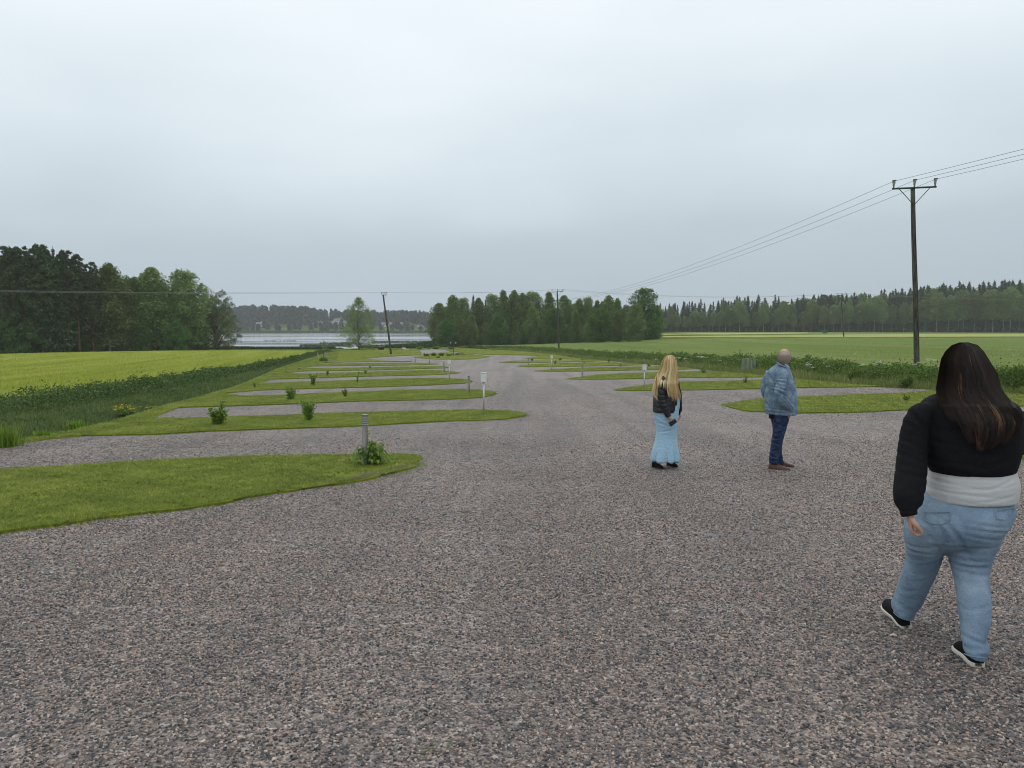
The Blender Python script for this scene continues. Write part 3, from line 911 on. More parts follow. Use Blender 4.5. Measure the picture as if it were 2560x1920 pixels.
def place(kind, x, y, h, label, group=None, ws=1.0, var=None, rot=None, sink=.15):
    roots, used = PROTO[kind]
    i = random.randrange(len(roots)) if var is None else var % len(roots)
    if not used[i]:
        o = roots[i]; used[i] = True
    else:
        o = copy_tree(roots[i])
    s = h / H0
    o.location = (x, y, tz(x, y) - sink)
    o.scale = (s * ws, s * ws, s)
    o.rotation_euler = (0, 0, random.uniform(0, 6.28) if rot is None else rot)
    o['label'] = label
    if group: o['group'] = group
    elif 'group' in o: del o['group']
    return o
def place_px(kind, px, top, Y, label, group=None, ws=1.0, **k):
    q = W(px, top, Y)
    h = q.z - tz(q.x, Y) + .15
    return place(kind, q.x, Y, h, label, group, ws, **k)

ORD = 'first second third fourth fifth sixth seventh eighth ninth tenth eleventh twelfth thirteenth fourteenth fifteenth sixteenth seventeenth eighteenth nineteenth twentieth'.split()
ORD += ['twenty-' + o for o in ORD[:9]] + ['thirtieth'] + ['thirty-' + o for o in ORD[:9]] + ['fortieth'] + ['forty-' + o for o in ORD[:9]]

# ---- left forest beyond the yellow field
LG = 'trees of the dark wood beyond the yellow field'
left = [('pine', 17, 616, 118, 1.0, 'ragged pine'), ('pine', 33, 622, 121, .9, 'ragged pine'), ('pine', 61, 617, 119, 1.0, 'tall thin-crowned pine'), ('pine', 95, 611, 120, 1.05, 'open-crowned pine'), ('pine', 112, 620, 123, .9, 'lean pine'), ('spruce', 132, 619, 121, .95, 'dense dark spruce'), ('pine', 160, 626, 123, 1.0, 'ragged pine'),
        ('pine', 188, 637, 124, .95, 'bushy-topped pine'), ('pine', 224, 655, 126, 1.0, 'shorter gappy pine'), ('birch', 266, 657, 128, 1.25, 'broad light-green birch'), ('birch', 300, 690, 131, 1.2, 'low rounded birch'), ('birch', 330, 692, 132, 1.15, 'sparse-topped birch'), ('birch', 373, 667, 134, 1.35, 'tall pointed birch'), ('birch', 412, 720, 136, 1.2, 'low birch'),
        ('birch', 457, 675, 138, 1.45, 'big broad birch'), ('willow', 538, 722, 144, 1.0, 'wide grey-green willow overhanging the lake')]
for i, (k, px, top, Y, ws, nm) in enumerate(left):
    place_px(k, px, top, Y, f'{nm}, {ORD[i]} tall tree from the left in the left wood', LG, ws, var=i)
place_px('bushy', 432, 798, 133, 'round dark-green bushy tree standing in front of the big birch in the left wood', LG, .95)
place_px('bushy', 352, 812, 131, 'low leafy bushy tree under the tall pointed birch of the left wood', LG, .9)
UG = 'understorey of the left wood'
for i in range(34):
    px = -140 + i * 19.5 + random.uniform(-7, 7)
    if px > 505: break
    Y = np.interp(px, [-140, 0, 500], [114, 118, 140]) + random.uniform(-1, 2.5)
    place_px(random.choice(['spruce', 'bushy', 'birch', 'spruce', 'bushy', 'aspen']) if px < 260 else random.choice(['bushy', 'birch', 'aspen']), px, random.uniform(770, 822), Y, 'low tree among the undergrowth at the foot of the wood beyond the yellow field', UG, random.uniform(.9, 1.3))
for i in range(46):
    px = -160 + i * 14.5 + random.uniform(-6, 6)
    if px > 490: break
    top = np.interp(px, [-160, 0, 100, 160, 220, 300, 370, 470], [612, 632, 628, 645, 672, 705, 702, 712]) + random.uniform(0, 26)
    Y = np.interp(px, [-160, 0, 500], [122, 127, 148]) + random.uniform(0, 14)
    place_px(random.choice(['pine', 'spruce', 'pine', 'slim_spruce']) if px < 250 else random.choice(['birch', 'birch', 'aspen']), px, top, Y, 'tall tree standing further back in the wood beyond the yellow field', 'back rows of the left wood', random.uniform(.95, 1.25))

# ---- birch grove in the middle
GG = 'trees of the birch grove in the middle'
grove = [('birch', 1098, 757, 176, 1.35, 'wide hanging birch'), ('birch', 1131, 737, 179, 1.15, 'tall narrow birch'), ('birch', 1156, 744, 181, 1.0, 'narrow pointed birch'), ('spruce', 1183, 738, 184, 1.1, 'pointed spruce'), ('birch', 1198, 744, 182, 1.0, 'slender birch'), ('slim_spruce', 1214, 748, 190, 1.2, 'dark spruce in a gap'), ('birch', 1232, 735, 184, 1.1, 'tall birch'),
         ('birch', 1260, 725, 185, 1.15, 'tall birch rising above its neighbours'), ('birch', 1284, 725, 186, 1.0, 'tall slim birch'), ('birch', 1307, 732, 184, 1.1, 'full-crowned birch'), ('birch', 1334, 729, 185, 1.35, 'broad birch'), ('birch', 1374, 729, 187, 1.25, 'tall birch behind the power pole'), ('birch', 1412, 738, 186, 1.25, 'broad birch right of the power pole'), ('birch', 1449, 746, 183, 1.05, 'lighter birch'),
         ('birch', 1470, 742, 182, 1.0, 'pointed birch'), ('birch', 1492, 750, 181, 1.05, 'small-crowned birch'), ('birch', 1521, 738, 180, 1.15, 'tall grey-green birch'), ('birch', 1545, 745, 178, .95, 'thin birch'), ('birch', 1568, 762, 176, 1.0, 'short light birch')]
for i, (k, px, top, Y, ws, nm) in enumerate(grove):
    place_px(k, px, top, Y, f'{nm}, {ORD[i]} along the middle grove back row', GG, ws, var=i)
place_px('aspen', 1612, 720, 168, 'big dense dark-green broadleaf tree at the right end of the middle grove', GG, 1.12, var=0)
place_px('aspen', 1640, 765, 172, 'lower dense broadleaf tree outermost right in the middle grove', GG, .95, var=1)
front = [(1115, 800, 1.2), (1180, 784, 1.1), (1246, 784, 1.2), (1215, 806, 1.1), (1330, 764, 1.1), (1290, 800, 1.15), (1385, 770, 1.2), (1440, 778, 1.2), (1500, 772, 1.2), (1545, 780, 1.15), (1150, 790, 1.1), (1590, 758, 1.2), (1358, 800, 1.1), (1420, 812, 1.1), (1470, 806, 1.1)]
front.sort()
for i, (px, top, ws) in enumerate(front):
    Y = np.interp(px, [1100, 1350, 1600], [170, 172, 160]) + random.uniform(-3, 3)
    place_px('birch' if i % 4 else 'aspen', px, top, Y, f'shorter leafy tree, {ORD[i]} from the left in the front row of the middle grove', 'front row of the middle grove', ws)
for i in range(30):
    px = 1105 + i * 17 + random.uniform(-6, 6)
    place_px(random.choice(['birch', 'birch', 'spruce', 'aspen']), px, 752 + random.uniform(0, 30), random.uniform(192, 215), 'tree deep inside the middle grove behind the front birches', 'inner trees of the middle grove', random.uniform(1, 1.25))
for i in range(26):
    px = 1106 + i * 20.5 + random.uniform(-6, 6)
    Y = np.interp(px, [1100, 1350, 1640], [172, 176, 164]) + random.uniform(-2, 4)
    place_px('bushy', px, random.uniform(828, 846), Y, 'low bush in the undergrowth at the foot of the middle grove', 'undergrowth bushes of the middle grove', random.uniform(.9, 1.5))

# ---- lone birch on the shore
place_px('lone', 896, 742, 140, 'lone airy birch standing by itself on the lake shore', None, 1.15, rot=.4)

# ---- long forest on the right
FG = 'spruces of the long forest behind the right field'
tops = ([1655, 1700, 1750, 1780, 1810, 1850, 1880, 1950, 2000, 2040, 2090, 2130, 2154, 2231, 2348, 2391, 2437, 2470, 2524, 2560, 2760], [752, 748, 746, 743, 738, 736, 738, 737, 735, 733, 727, 726, 724, 719, 707, 705, 701, 701, 692, 695, 690])
fy = lambda px: np.interp(px, [1600, 1655, 2000, 2300, 2560, 2800], [398, 392, 372, 350, 332, 322])
px = 1590.0
n_sp = 0
while px < 2800:
    base = float(np.interp(px, *tops))
    for row in range(3):
        if row == 2 and random.random() < .35: continue
        top = base + (random.uniform(-2, 13) if row == 0 else random.uniform(2, 18)) + (0 if random.random() < .75 else 12)
        Y = fy(px) + 3 + row * 5 + random.uniform(-1.5, 1.5)
        kind = random.choices(['spruce', 'slim_spruce', 'pine', 'forest_birch'], [7, 3, .8, .8])[0]
        lab = {'spruce': 'dark spruce', 'slim_spruce': 'slim dark spruce', 'pine': 'pine', 'forest_birch': 'birch'}[kind]
        place_px(kind, px + random.uniform(-7, 7), top + (8 if 'spruce' not in kind else 0), Y, f'{lab} in the dense rows of the long forest behind the right field', f'{lab} trees of the long right forest', random.uniform(1.25, 1.85))
        n_sp += 1
    px += random.uniform(13, 18)
for i in range(66):
    px = 1590 + i * 18.5 + random.uniform(-6, 6)
    top = float(np.interp(px, *tops)) + random.uniform(10, 26)
    place_px(random.choice(['spruce', 'spruce', 'bushy']), px, top, fy(px) + random.uniform(22, 34), 'tree standing deep inside the long forest behind the right field', 'inner trees of the long right forest', random.uniform(1.5, 2.0))
fb = sorted([1678, 1728, 1772, 1815, 1850, 1910, 1948, 1985, 2085, 2125, 2210, 2262, 2315, 2345, 2440, 1664, 1692, 1714, 1738, 1754, 1783, 1800, 1826, 1866, 1895, 1932, 1962, 2010, 2030, 2062, 2105, 2147, 2188, 2232, 2290, 2374, 2400, 2412, 2468, 2487, 2512, 2530, 2552])
for i, px in enumerate(fb):
    top = float(np.interp(px, *tops)) + random.uniform(14, 48)
    place_px('forest_birch', px, top, fy(px) - random.uniform(1, 4), f'pale-trunked birch, {ORD[i]} along the long right forest edge', 'pale birches fronting the long right forest', random.uniform(1.1, 1.6), var=i)
for i in range(70):
    px = 1600 + i * 17 + random.uniform(-8, 8)
    place_px('bushy', px, 833 - random.uniform(2, 9), fy(px) - random.uniform(0, 5), 'low bush along the foot of the long right forest', 'edge bushes of the long right forest', random.uniform(1, 1.8))
place_px('bushy', 2062, 826, 285, 'solitary round bush out in the right field near the forest', None, 1.2)

# ---- far wood across the lake: one hazy mass
far = Geo()
def far_tree(x, y, h, kind):
    z0 = tz(x, y)
    n = 190
    t = rng.uniform(0.02, 1, n)
    if kind == 0:
        r = h * .17 * (1 - t) + .3
    else:
        r = h * .24 * np.sin(np.clip(.10 + t * .88, 0, 1) * np.pi) ** .6
    a = rng.uniform(0, 6.28, n); q = np.sqrt(rng.uniform(.1, 1, n)) * r
    c = np.stack([x + np.cos(a) * q, y + np.sin(a) * q, z0 + t * h], 1)
    v, f, rr = leaf_cards(c, 2.2, np.clip(rng.normal(.35 + .2 * random.random(), .2, n), 0, 1), 1.3, .3)
    far.add(v, f, rr)
for i in range(560):
    px = random.uniform(430, 1160)
    Y = random.uniform(702, 830)
    open_ = (800 < px < 880 and Y < 712) or (1000 < px < 1060 and Y < 708)
    if open_:
        continue
    d = ray(px, 819); X = d.x / d.y * Y
    tp_ = np.interp(px, [430, 600, 640, 700, 760, 800, 850, 1000, 1160], [770, 768, 764, 764, 768, 774, 776, 778, 780]) + random.uniform(-2, 9)
    q = W(px, tp_, Y)
    h = q.z - tz(X, Y)
    h = min(26, h)
    if Y < 720:
        h *= random.uniform(.5, .9)
    far_tree(X, Y, max(6, h), 0 if random.random() < .4 else 1)
for i in range(170):
    px = random.uniform(430, 1160); Y = random.uniform(655, 700)
    if (700 < px < 1120) and random.random() < .35: continue
    d = ray(px, 819); X = d.x / d.y * Y
    far_tree(X, Y, random.uniform(2.5, 7), 1)
tag(far.build('far_wood', MAT['far_leaf']), 'hazy wooded hillside along the far side of the lake', 'forest', kind='stuff')
g = Geo()
p = np.stack([rng.uniform(-300, -40, 9000), rng.uniform(634, 650, 9000)], 1)
g.add(*blades(p, np.maximum(LAKE_Z - .1, terrain(p[:, 0], p[:, 1])), rng.uniform(.8, 1.8, len(p)), 1.0, .2))
tag(g.build('far_reeds', MAT['reed']), 'thin line of reeds along the far lake shore', 'reeds', kind='stuff')
m_ = foliage('far_bank_grass', (.10, .15, .04), (.14, .19, .055), (.20, .24, .08), ovar=0)
g = Geo()
p = np.stack([rng.uniform(-230, -40, 12000), rng.uniform(648, 725, 12000)], 1)
g.add(*blades(p, terrain(p[:, 0], p[:, 1]) - .1, rng.uniform(.3, .7, len(p)), 1.6, .8))
tag(g.build('far_bank_grass', m_), 'pale meadow grass on the bank across the lake', 'grass', kind='stuff')

# ---- houses across the lake
wallw = plain('white_house_wall', (.68, .68, .66), .7, var=.06, scale=1)
wallg = plain('grey_house_wall', (.42, .43, .43), .7, var=.08, scale=1)
roofm = plain('house_roof', (.15, .15, .155), .7, var=.15, scale=1)
winm = plain('dark_window', (.04, .045, .05), .15, .5, var=.1)
def house(px, Y, w, dpt, h, wall, label, rot=0.0, nw=3):
    x = W(px, 819, Y).x; w *= .72; dpt *= .75; h *= .78
    t = thing('house', label, 'house', (x, Y, tz(x, Y) - .4), rot, 'houses across the lake')
    g = Geo(); g.addm(box((0, 0, h / 2), (w, dpt, h)))
    g.add([(-w / 2, -dpt / 2, h), (-w / 2, dpt / 2, h), (-w / 2, 0, h + dpt * .32), (w / 2, -dpt / 2, h), (w / 2, dpt / 2, h), (w / 2, 0, h + dpt * .32)], [(0, 1, 2), (3, 5, 4)])
    g.build('wall', wall, t)
    r = Geo(); o = .5; e = h - .1; k = h + dpt * .32 + .08
    for s in (-1, 1):
        r.add([(-w / 2 - o, s * (dpt / 2 + o), e), (w / 2 + o, s * (dpt / 2 + o), e), (w / 2 + o, 0, k), (-w / 2 - o, 0, k), (-w / 2 - o, s * (dpt / 2 + o), e + .25), (w / 2 + o, s * (dpt / 2 + o), e + .25), (w / 2 + o, 0, k + .25), (-w / 2 - o, 0, k + .25)], [(0, 1, 2, 3), (4, 5, 6, 7), (0, 1, 5, 4), (3, 2, 6, 7), (0, 3, 7, 4), (1, 2, 6, 5)])
    ro = r.build('roof', roofm, t)
    c = Geo(); c.addm(box((w * .2, .4, k + .4), (.7, .7, 1.4))); c.build('chimney', wallg, ro)
    for i in range(nw):
        q = Geo(); q.addm(box((-w / 2 + w * (i + .5) / nw, -dpt / 2 - .02, h * .5), (1.3, .12, 1.2))); q.build('window', winm, t)
for a in ((651, 690, 9, 7, 3.0, wallw, 'white house glinting between the trees furthest left across the lake', .2), (666, 693, 8, 6, 3.0, wallw, 'second white house from the left among the trees across the lake', -.1),
          (800, 694, 7, 6, 3.4, wallw, 'small white house beside the dark spruce across the lake', .1), (829, 697, 10, 7, 2.8, wallg, 'low grey house left of the white cluster across the lake', .1), (847, 715, 11, 8, 3.6, wallw, 'larger white house upmost in the cluster across the lake', -.25),
          (858, 694, 8, 7, 3.4, wallw, 'white house lowest in the cluster beside the lone birch', .2), (967, 690, 12, 7, 2.8, wallw, 'long white house right beside the leaning pole, across the lake', .1), (1011, 694, 10, 6, 2.6, wallg, 'dark-roofed barn on the bank right of the leaning pole', .0), (1050, 676, 7, 5, 2.2, wallg, 'small low shed nearest the far shore', .2)):
    house(*a)

# ================================================================ ditches, shrubs and weeds
def band(lo_px, hi_px, n, hi_h=0.0):
    """random points between two outlines given as pixel rows, with t = 0 at the first and 1 at the second"""
    A = np.array([tuple(P(x, y)[:2]) for x, y in lo_px]); B = np.array([tuple(P(x, y, hi_h)[:2]) for x, y in hi_px])
    def along(L, s):
        c = np.concatenate([[0], np.cumsum(np.linalg.norm(np.diff(L, axis=0), axis=1))]); c /= c[-1]
        return np.stack([np.interp(s, c, L[:, 0]), np.interp(s, c, L[:, 1])], 1)
    out, tt = [], []
    tot = 0
    while tot < n:
        s = rng.uniform(0, 1, 4 * n); t = rng.uniform(0, 1, 4 * n)
        p = along(A, s) * (1 - t)[:, None] + along(B, s) * t[:, None]
        d = np.linalg.norm(p, axis=1)
        k = rng.uniform(0, 1, len(p)) < np.minimum(1, (18 / d) ** 1.15)
        out.append(p[k]); tt.append(t[k]); tot += k.sum()
    return np.concatenate(out)[:n], np.concatenate(tt)[:n]

# left ditch: dark weedy hedge by the field, long grass towards the verge
LD_lo = [(-300, 1165), (-100, 1128), (0, 1112), (180, 1080), (300, 1050), (420, 1013), (579, 971), (690, 926), (760, 903), (805, 889), (852, 878)]
LD_hi = [(-300, 1045), (-100, 1018), (0, 1006), (145, 988), (289, 970.5), (434, 948), (579, 926.5), (640, 917), (748, 893.5), (790, 881), (815, 876.5)]
def weeds(name, lo, hi, hi_h, hedge_from, hh, nl, nb, label, leafm, seed, grass_h=.5, dark_low=.0):
    p, t = band(lo, hi, nl, hi_h)
    d = np.linalg.norm(p, axis=1)
    mound = vnoise(p, .55, seed) * .6 + vnoise(p, 1.7, seed + 2) * .4
    m3 = vnoise(p, 3.6, seed + 9)
    H = hh * np.clip((t - hedge_from) / .22, .0, 1) * (.18 + .80 * mound + .55 * m3)
    H = np.maximum(H, dark_low * (.3 + 1.1 * vnoise(p, 1.4, seed + 4)) * np.clip((t - .06) / .15, 0, 1))
    k = H > .05
    p, t, d, H = p[k], t[k], d[k], H[k]
    z = terrain(p[:, 0], p[:, 1]) + H * rng.uniform(.02, 1, len(p)) ** .7 * np.where(rng.uniform(0, 1, len(p)) < .04, 1.25, 1)
    G = Geo()
    G.add(*leaf_cards(np.column_stack([p + rng.normal(0, .05, p.shape), z]), np.clip(.0017 * d, .03, .09), np.clip(rng.normal(.42, .24, len(p)), 0, 1), 1.5, .25))
    o = G.build(name, MAT[leafm])
    tag(o, label, 'undergrowth', kind='stuff')
    G2 = Geo()
    p, t = band(lo, hi, nb, hi_h)
    d = np.linalg.norm(p, axis=1)
    m2 = vnoise(p, .8, seed + 5)
    h = grass_h * rng.uniform(.35, 1.1, len(p)) * np.clip(t / .14 + .25, 0, 1) * (.55 + .8 * m2) * np.where(t > hedge_from + .1, 1.35, 1)
    G2.add(*blades(p, terrain(p[:, 0], p[:, 1]) - .02, h, np.maximum(.010, .0011 * d), .4, np.clip(rng.normal(.25 + .45 * m2, .22), 0, 1)))
    o2 = G2.build('long_grass', MAT['tall_blade'])
    return o, o2
o, o2 = weeds('ditch_weeds', LD_lo, LD_hi, LF_H, .50, .62, 230000, 80000, 'dark leafy weeds lining the ditch beside the yellow field', 'hedge_leaf', 3, .28, .18)
o2.data.materials[0] = MAT['ditch_grass']
tag(o2, 'long wild grass on the bank of the left ditch', 'grass', kind='stuff')
RD_lo = [(2800, 1040), (2560, 992), (2400, 982), (2320, 977), (2200, 970), (2100, 962), (1995, 951), (1911, 945), (1876, 939), (1775, 929), (1720, 922), (1640, 915), (1545, 907), (1451, 899), (1376, 888), (1300, 880), (1240, 875), (1190, 872), (1130, 872)]
RD_hi = [(3000, 960), (2560, 944), (2400, 936), (2240, 925), (2120, 917), (1960, 906), (1760, 897), (1640, 890), (1520, 884), (1434, 878.5), (1330, 870.5), (1260, 868), (1210, 868), (1170, 866)]
o, o2 = weeds('ditch_weeds', RD_lo, RD_hi, RF_H, .28, .80, 340000, 90000, 'thick leafy weeds and nettles lining the ditch beside the green field', 'weed_leaf', 11, .42, .12)
tag(o2, 'long wild grass along the foot of the right ditch', 'grass', kind='stuff')

# white umbels over the right ditch
G = Geo(); ST = Geo()
spots = [(1690, 894, 9), (1752, 891, 9), (1762, 893, 6), (2022, 911, 9), (2030, 917, 6), (2070, 915, 6), (2152, 913, 5), (2160, 910, 6), (2187, 911, 9), (2200, 905, 10), (2212, 911, 8), (2230, 910, 7), (2265, 914, 6), (2285, 911, 7), (2296, 906, 6), (2325, 899, 8), (2338, 900, 7), (2345, 915, 6), (2492, 918, 7), (2510, 923, 6), (2530, 926, 6), (2450, 916, 5), (1640, 899, 4), (1610, 900, 4), (2060, 908, 4), (2535, 888, 4), (2140, 884, 4), (1712, 896, 5), (1800, 902, 4), (1566, 893, 3)]
for px, py, w in spots:
    lo = P(px, py + 40); Y = lo.y + .3
    c = W(px, py, Y); g0 = tz(c.x, Y)
    ST.addm(tube([(c.x, c.y, g0), (c.x + .03, c.y, c.z)], [.008, .004], 4))
    r = w / F_PX * Y * .95
    for q in range(9):
        cc = np.array(c) + rng.normal(0, r * .6, 3) * [1, 1, .3]
        G.add(*leaf_cards(cc + rng.normal(0, r * .20, (16, 3)) * [1, 1, .2], r * .12, rng.uniform(0, 1, 16), 1.0))
tag(G.build('cow_parsley', MAT['white_flower']), 'white umbels of cow parsley along the top of the right ditch', 'wildflowers', kind='stuff')
tag(ST.build('cow_parsley_stalks', MAT['tall_blade']), 'thin green stalks under the white umbels of the right ditch', 'wildflowers', kind='stuff')

def leafy_clump(root, h, w, n, size, leafm, stems=7, spread=.45, elong=1.6, droop=.1):
    """upright shrub: stems and leaves along them, as two parts"""
    sg, lg = Geo(), Geo()
    cen = []
    n = int(n * 1.6)
    for i in range(stems):
        a = i * 2.4 + random.uniform(-.4, .4); r = w * .5 * random.uniform(.25, 1) * (1 if i else .1)
        hh = h * random.uniform(.55, 1.06) * (1 if i else 1.0)
        pts = [(math.cos(a) * r * s ** 1.2, math.sin(a) * r * s ** 1.2, hh * s * (1 - .08 * s)) for s in np.linspace(0, 1, 5)]
        sg.addm(tube(pts, [.008 * (1.4 - s) * max(1, h) for s in np.linspace(0, 1, 5)], 5))
        k = n // stems
        s = rng.uniform(.12, 1.03, k)
        q = np.array([[np.interp(v, np.linspace(0, 1, 5), [p_[j] for p_ in pts]) for j in range(3)] for v in s])
        cen.append(q + rng.normal(0, 1, (k, 3)) * [w * .085, w * .085, h * .035])
    cen = np.concatenate(cen)
    cen[:, 2] = np.maximum(cen[:, 2], .02)
    lg.add(*leaf_cards(cen, size * .72, np.clip(rng.normal(.5, .25, len(cen)), 0, 1), elong, droop))
    sg.build('stem', MAT['bark'], root)
    lg.build('foliage', MAT[leafm], root)
    return root
def shrub_px(name, px, base, top, wpx, n, size, leafm, label, group, stems=7, cat='shrub'):
    q = P(px, base)
    h = W(px, top, q.y).z - q.z
    w = wpx / F_PX * q.y
    t = thing(name, label, cat, (q.x, q.y, q.z), random.uniform(0, 6), group)
    return leafy_clump(t, h, w, n, size, leafm, stems)
GS = 'young shrubs planted on the left grass strips'
for a in ((546, 1066, 1002, 56, 420, .085, 'shrub_leaf', 'big-leaved bright shrub on the second grass strip, left of the darker one', 10), (772, 1056, 1000, 42, 620, .055, 'shrub_leaf', 'dense dark-green shrub on the second grass strip behind the striped bollard', 14),
          (727, 1003, 968, 34, 420, .06, 'shrub_leaf', 'rounded leafy shrub on the third grass strip from the front', 9), (863, 996, 970, 17, 200, .05, 'weed_leaf', 'small dull shrub on the third grass strip, right of the rounded one', 6), (783, 966, 931, 22, 300, .06, 'bright_leaf', 'upright yellow-green shrub on the fourth grass strip', 8),
          (894, 960, 928, 12, 160, .05, 'shrub_leaf', 'thin upright shrub on the fourth grass strip', 4), (819, 942, 922, 9, 140, .06, 'shrub_leaf', 'slim dark shrub on the fifth grass strip, left of two', 4), (914, 938, 922, 10, 140, .06, 'bright_leaf', 'slim pale shrub on the fifth grass strip, right of two', 4),
          (925, 924, 911, 8, 120, .07, 'bright_leaf', 'tiny bright shrub on the sixth grass strip', 4), (637, 973, 953, 8, 90, .06, 'tall_blade', 'wispy seedling where the fourth strip meets the ditch verge', 4), (715, 938, 926, 5, 60, .06, 'tall_blade', 'wispy seedling at the left end of the fifth strip', 3), (748, 928, 919, 5, 60, .06, 'weed_leaf', 'wispy seedling at the left end of the sixth strip', 3)):
    shrub_px('shrub', *a[:7], a[7], GS, a[8])
GR = 'young shrubs planted on the right grass strips'
for a in ((1330, 904.3, 895.5, 9, 130, .09, 'weed_leaf', 'low dark shrub on the farthest right strip, beside the bollard', 5), (1388, 912, 901, 9, 130, .09, 'bright_leaf', 'bright shrub right behind the small white meter box', 5), (1400.6, 903.3, 895, 8, 120, .09, 'weed_leaf', 'small dark shrub in the farthest lawn by the right ditch', 5),
          (1461, 910.5, 903, 8, 110, .08, 'shrub_leaf', 'small shrub midway along the second farthest right strip', 4), (1522, 910, 894, 6, 110, .07, 'bright_leaf', 'thin tall sapling at the right end of the second farthest right strip', 3), (1455, 903.3, 896, 7, 90, .08, 'shrub_leaf', 'small shrub at the right end of the farthest right strip', 4), (1551, 921, 907, 7, 120, .06, 'bright_leaf', 'thin pale shrub on the third farthest right strip', 4),
          (1622, 918.5, 909, 8, 120, .07, 'weed_leaf', 'dark shrub just behind the larger right meter box', 5), (1759, 936, 915, 20, 260, .055, 'shrub_leaf', 'loose shrub right of the blonde woman, near the ditch', 8), (1864, 961.5, 939, 11, 170, .05, 'shrub_leaf', 'reddish thin shrub left of the man on the strip', 5), (2264, 1006, 985, 20, 200, .04, 'weed_leaf', 'low dark shrub on the grass strip left of the dark-haired woman', 7)):
    shrub_px('shrub', *a[:7], a[7], GR, a[8])
for a in ((2133, 958, 918, 50, 1300, .055, 'weed_leaf', 'tall conical dark bush in the right ditch between the man and the big pole', 16), (2269, 972, 935, 52, 1300, .05, 'weed_leaf', 'broad fine-leaved bush in the right ditch beside the dark-haired woman', 18), (2345, 981, 930, 14, 260, .05, 'bright_leaf', 'narrow bright bush hugging the left side of the dark-haired woman', 6)):
    shrub_px('bush', *a[:7], a[7], 'bushes growing in the ditches', a[8], 'bush')
for px, base, top, w, n, lab in ((6, 1120, 1056, 60, 420, 'tall pale-green grass tuft at the left edge beside the gravel lane'), (104, 1096, 1074, 36, 260, 'pale-green grass tuft on the bank right of the edge tuft'), (190, 1074, 1046, 40, 260, 'grassy weed tuft on the bank of the left ditch')):
    q = P(px, base); h = W(px, top, q.y).z - q.z; w_ = w / F_PX * q.y
    t = thing('grass_tuft', lab, 'grass tuft', tuple(q), 0, 'tall grass tufts by the left ditch')
    G = Geo(); pp = rng.normal(0, w_ * .25, (n, 2))
    G.add(*blades(pp, np.zeros(n), h * rng.uniform(.4, 1.05, n), .022, .35, rng.uniform(.2, 1, n)))
    G.build('foliage', MAT['bright_leaf'], t)
    G = Geo(); G.add(*leaf_cards(np.column_stack([rng.normal(0, w_ * .22, (n // 3, 2)), rng.uniform(.05, .6, n // 3) * h]), .045, rng.uniform(.2, .9, n // 3), 2.2, -.3)); G.build('leaves', MAT['bright_leaf'], t)
# yellow flower clump
for px, py, top, w, nf, lab in ((312, 1044, 1012, 64, 120, 'clump of yellow flowers on the bank of the left ditch'), (381, 1026, 1014, 22, 16, 'small yellow flower clump right of the big one')):
    q = P(px, py); h = W(px, top, q.y).z - q.z; w_ = w / F_PX * q.y
    t = thing('flower_clump', lab, 'flowers', tuple(q), 0, 'yellow flower clumps')
    leafy_clump(t, h * .85, w_, 420 if nf > 50 else 120, .06, 'weed_leaf', 12)
    G = Geo()
    c = np.stack([rng.normal(0, w_ * .28, nf), rng.normal(0, w_ * .22, nf), h * rng.uniform(.6, 1.02, nf)], 1)
    G.add(*leaf_cards(c, .034, rng.uniform(0, 1, nf), 1.0))
    G.build('blossom', MAT['yellow_flower'], t)

# broad drooping leaves beside the nearest bollard
def arching_plant(root, h, w, n, ln, wd, leafm):
    G = Geo()
    for i in range(n):
        a = rng.uniform(0, 6.28); r0 = abs(rng.normal(0, w * .22)); z0 = h * rng.uniform(.25, .95) * (1 - .5 * min(1, r0 / (w * .5)))
        o = np.array([math.cos(a) * r0, math.sin(a) * r0, z0]); aa = a + rng.normal(0, .5)
        L = ln * rng.uniform(.6, 1.2); Wd = wd * rng.uniform(.7, 1.25)
        dr = np.array([math.cos(aa), math.sin(aa), 0]); sd = np.array([-dr[1], dr[0], 0])
        vs = []
        for s in np.linspace(0, 1, 6):
            c = o + dr * L * (.85 * s - .12 * s * s) + np.array([0, 0, L * (.85 * s - 1.05 * s * s)])
            ww = Wd * math.sin(math.pi * min(.98, .08 + s * .9)) ** .8 * .5
            vs += [c - sd * ww + [0, 0, .25 * ww], c + [0, 0, -.1 * ww], c + sd * ww + [0, 0, .25 * ww]]
        f = []
        for k in range(5):
            f += [(3 * k, 3 * k + 1, 3 * k + 4, 3 * k + 3), (3 * k + 1, 3 * k + 2, 3 * k + 5, 3 * k + 4)]
        G.add(np.array(vs), np.array(f), np.clip(rng.normal(.45 + .3 * (z0 / h - .5), .2), 0, 1))
    G.build('foliage', MAT[leafm], root, True)
    S_ = Geo()
    for i in range(9):
        a = i * 2.4; r = w * .28 * random.random()
        S_.addm(tube([(0, 0, 0), (math.cos(a) * r * .5, math.sin(a) * r * .5, h * .5), (math.cos(a) * r, math.sin(a) * r, h * random.uniform(.7, 1.0))], [.008, .006, .003], 5))
    S_.build('stem', MAT['shrub_leaf'], root)
q = P(929, 1168)
t = thing('leafy_plant', 'bright green plant with long arching leaves around the nearest bollard', 'plant', tuple(q), 0)
hpl = W(929, 1102, q.y).z - q.z
arching_plant(t, hpl * 1.05, .62, 170, .135, .055, 'bright_leaf')
G = Geo()
for z0, s in ((hpl * 1.38, .030), (hpl * 1.32, .026), (hpl * 1.1, .024)):
    cc = np.array([-.02, -.05, z0]); G.add(*leaf_cards(cc + rng.normal(0, .012, (14, 3)) * [1, 1, 1.6], s, .7, 1.4))
G.addm(tube([(0, 0, hpl * .6), (-.02, -.05, hpl * 1.36)], [.005, .003], 4))
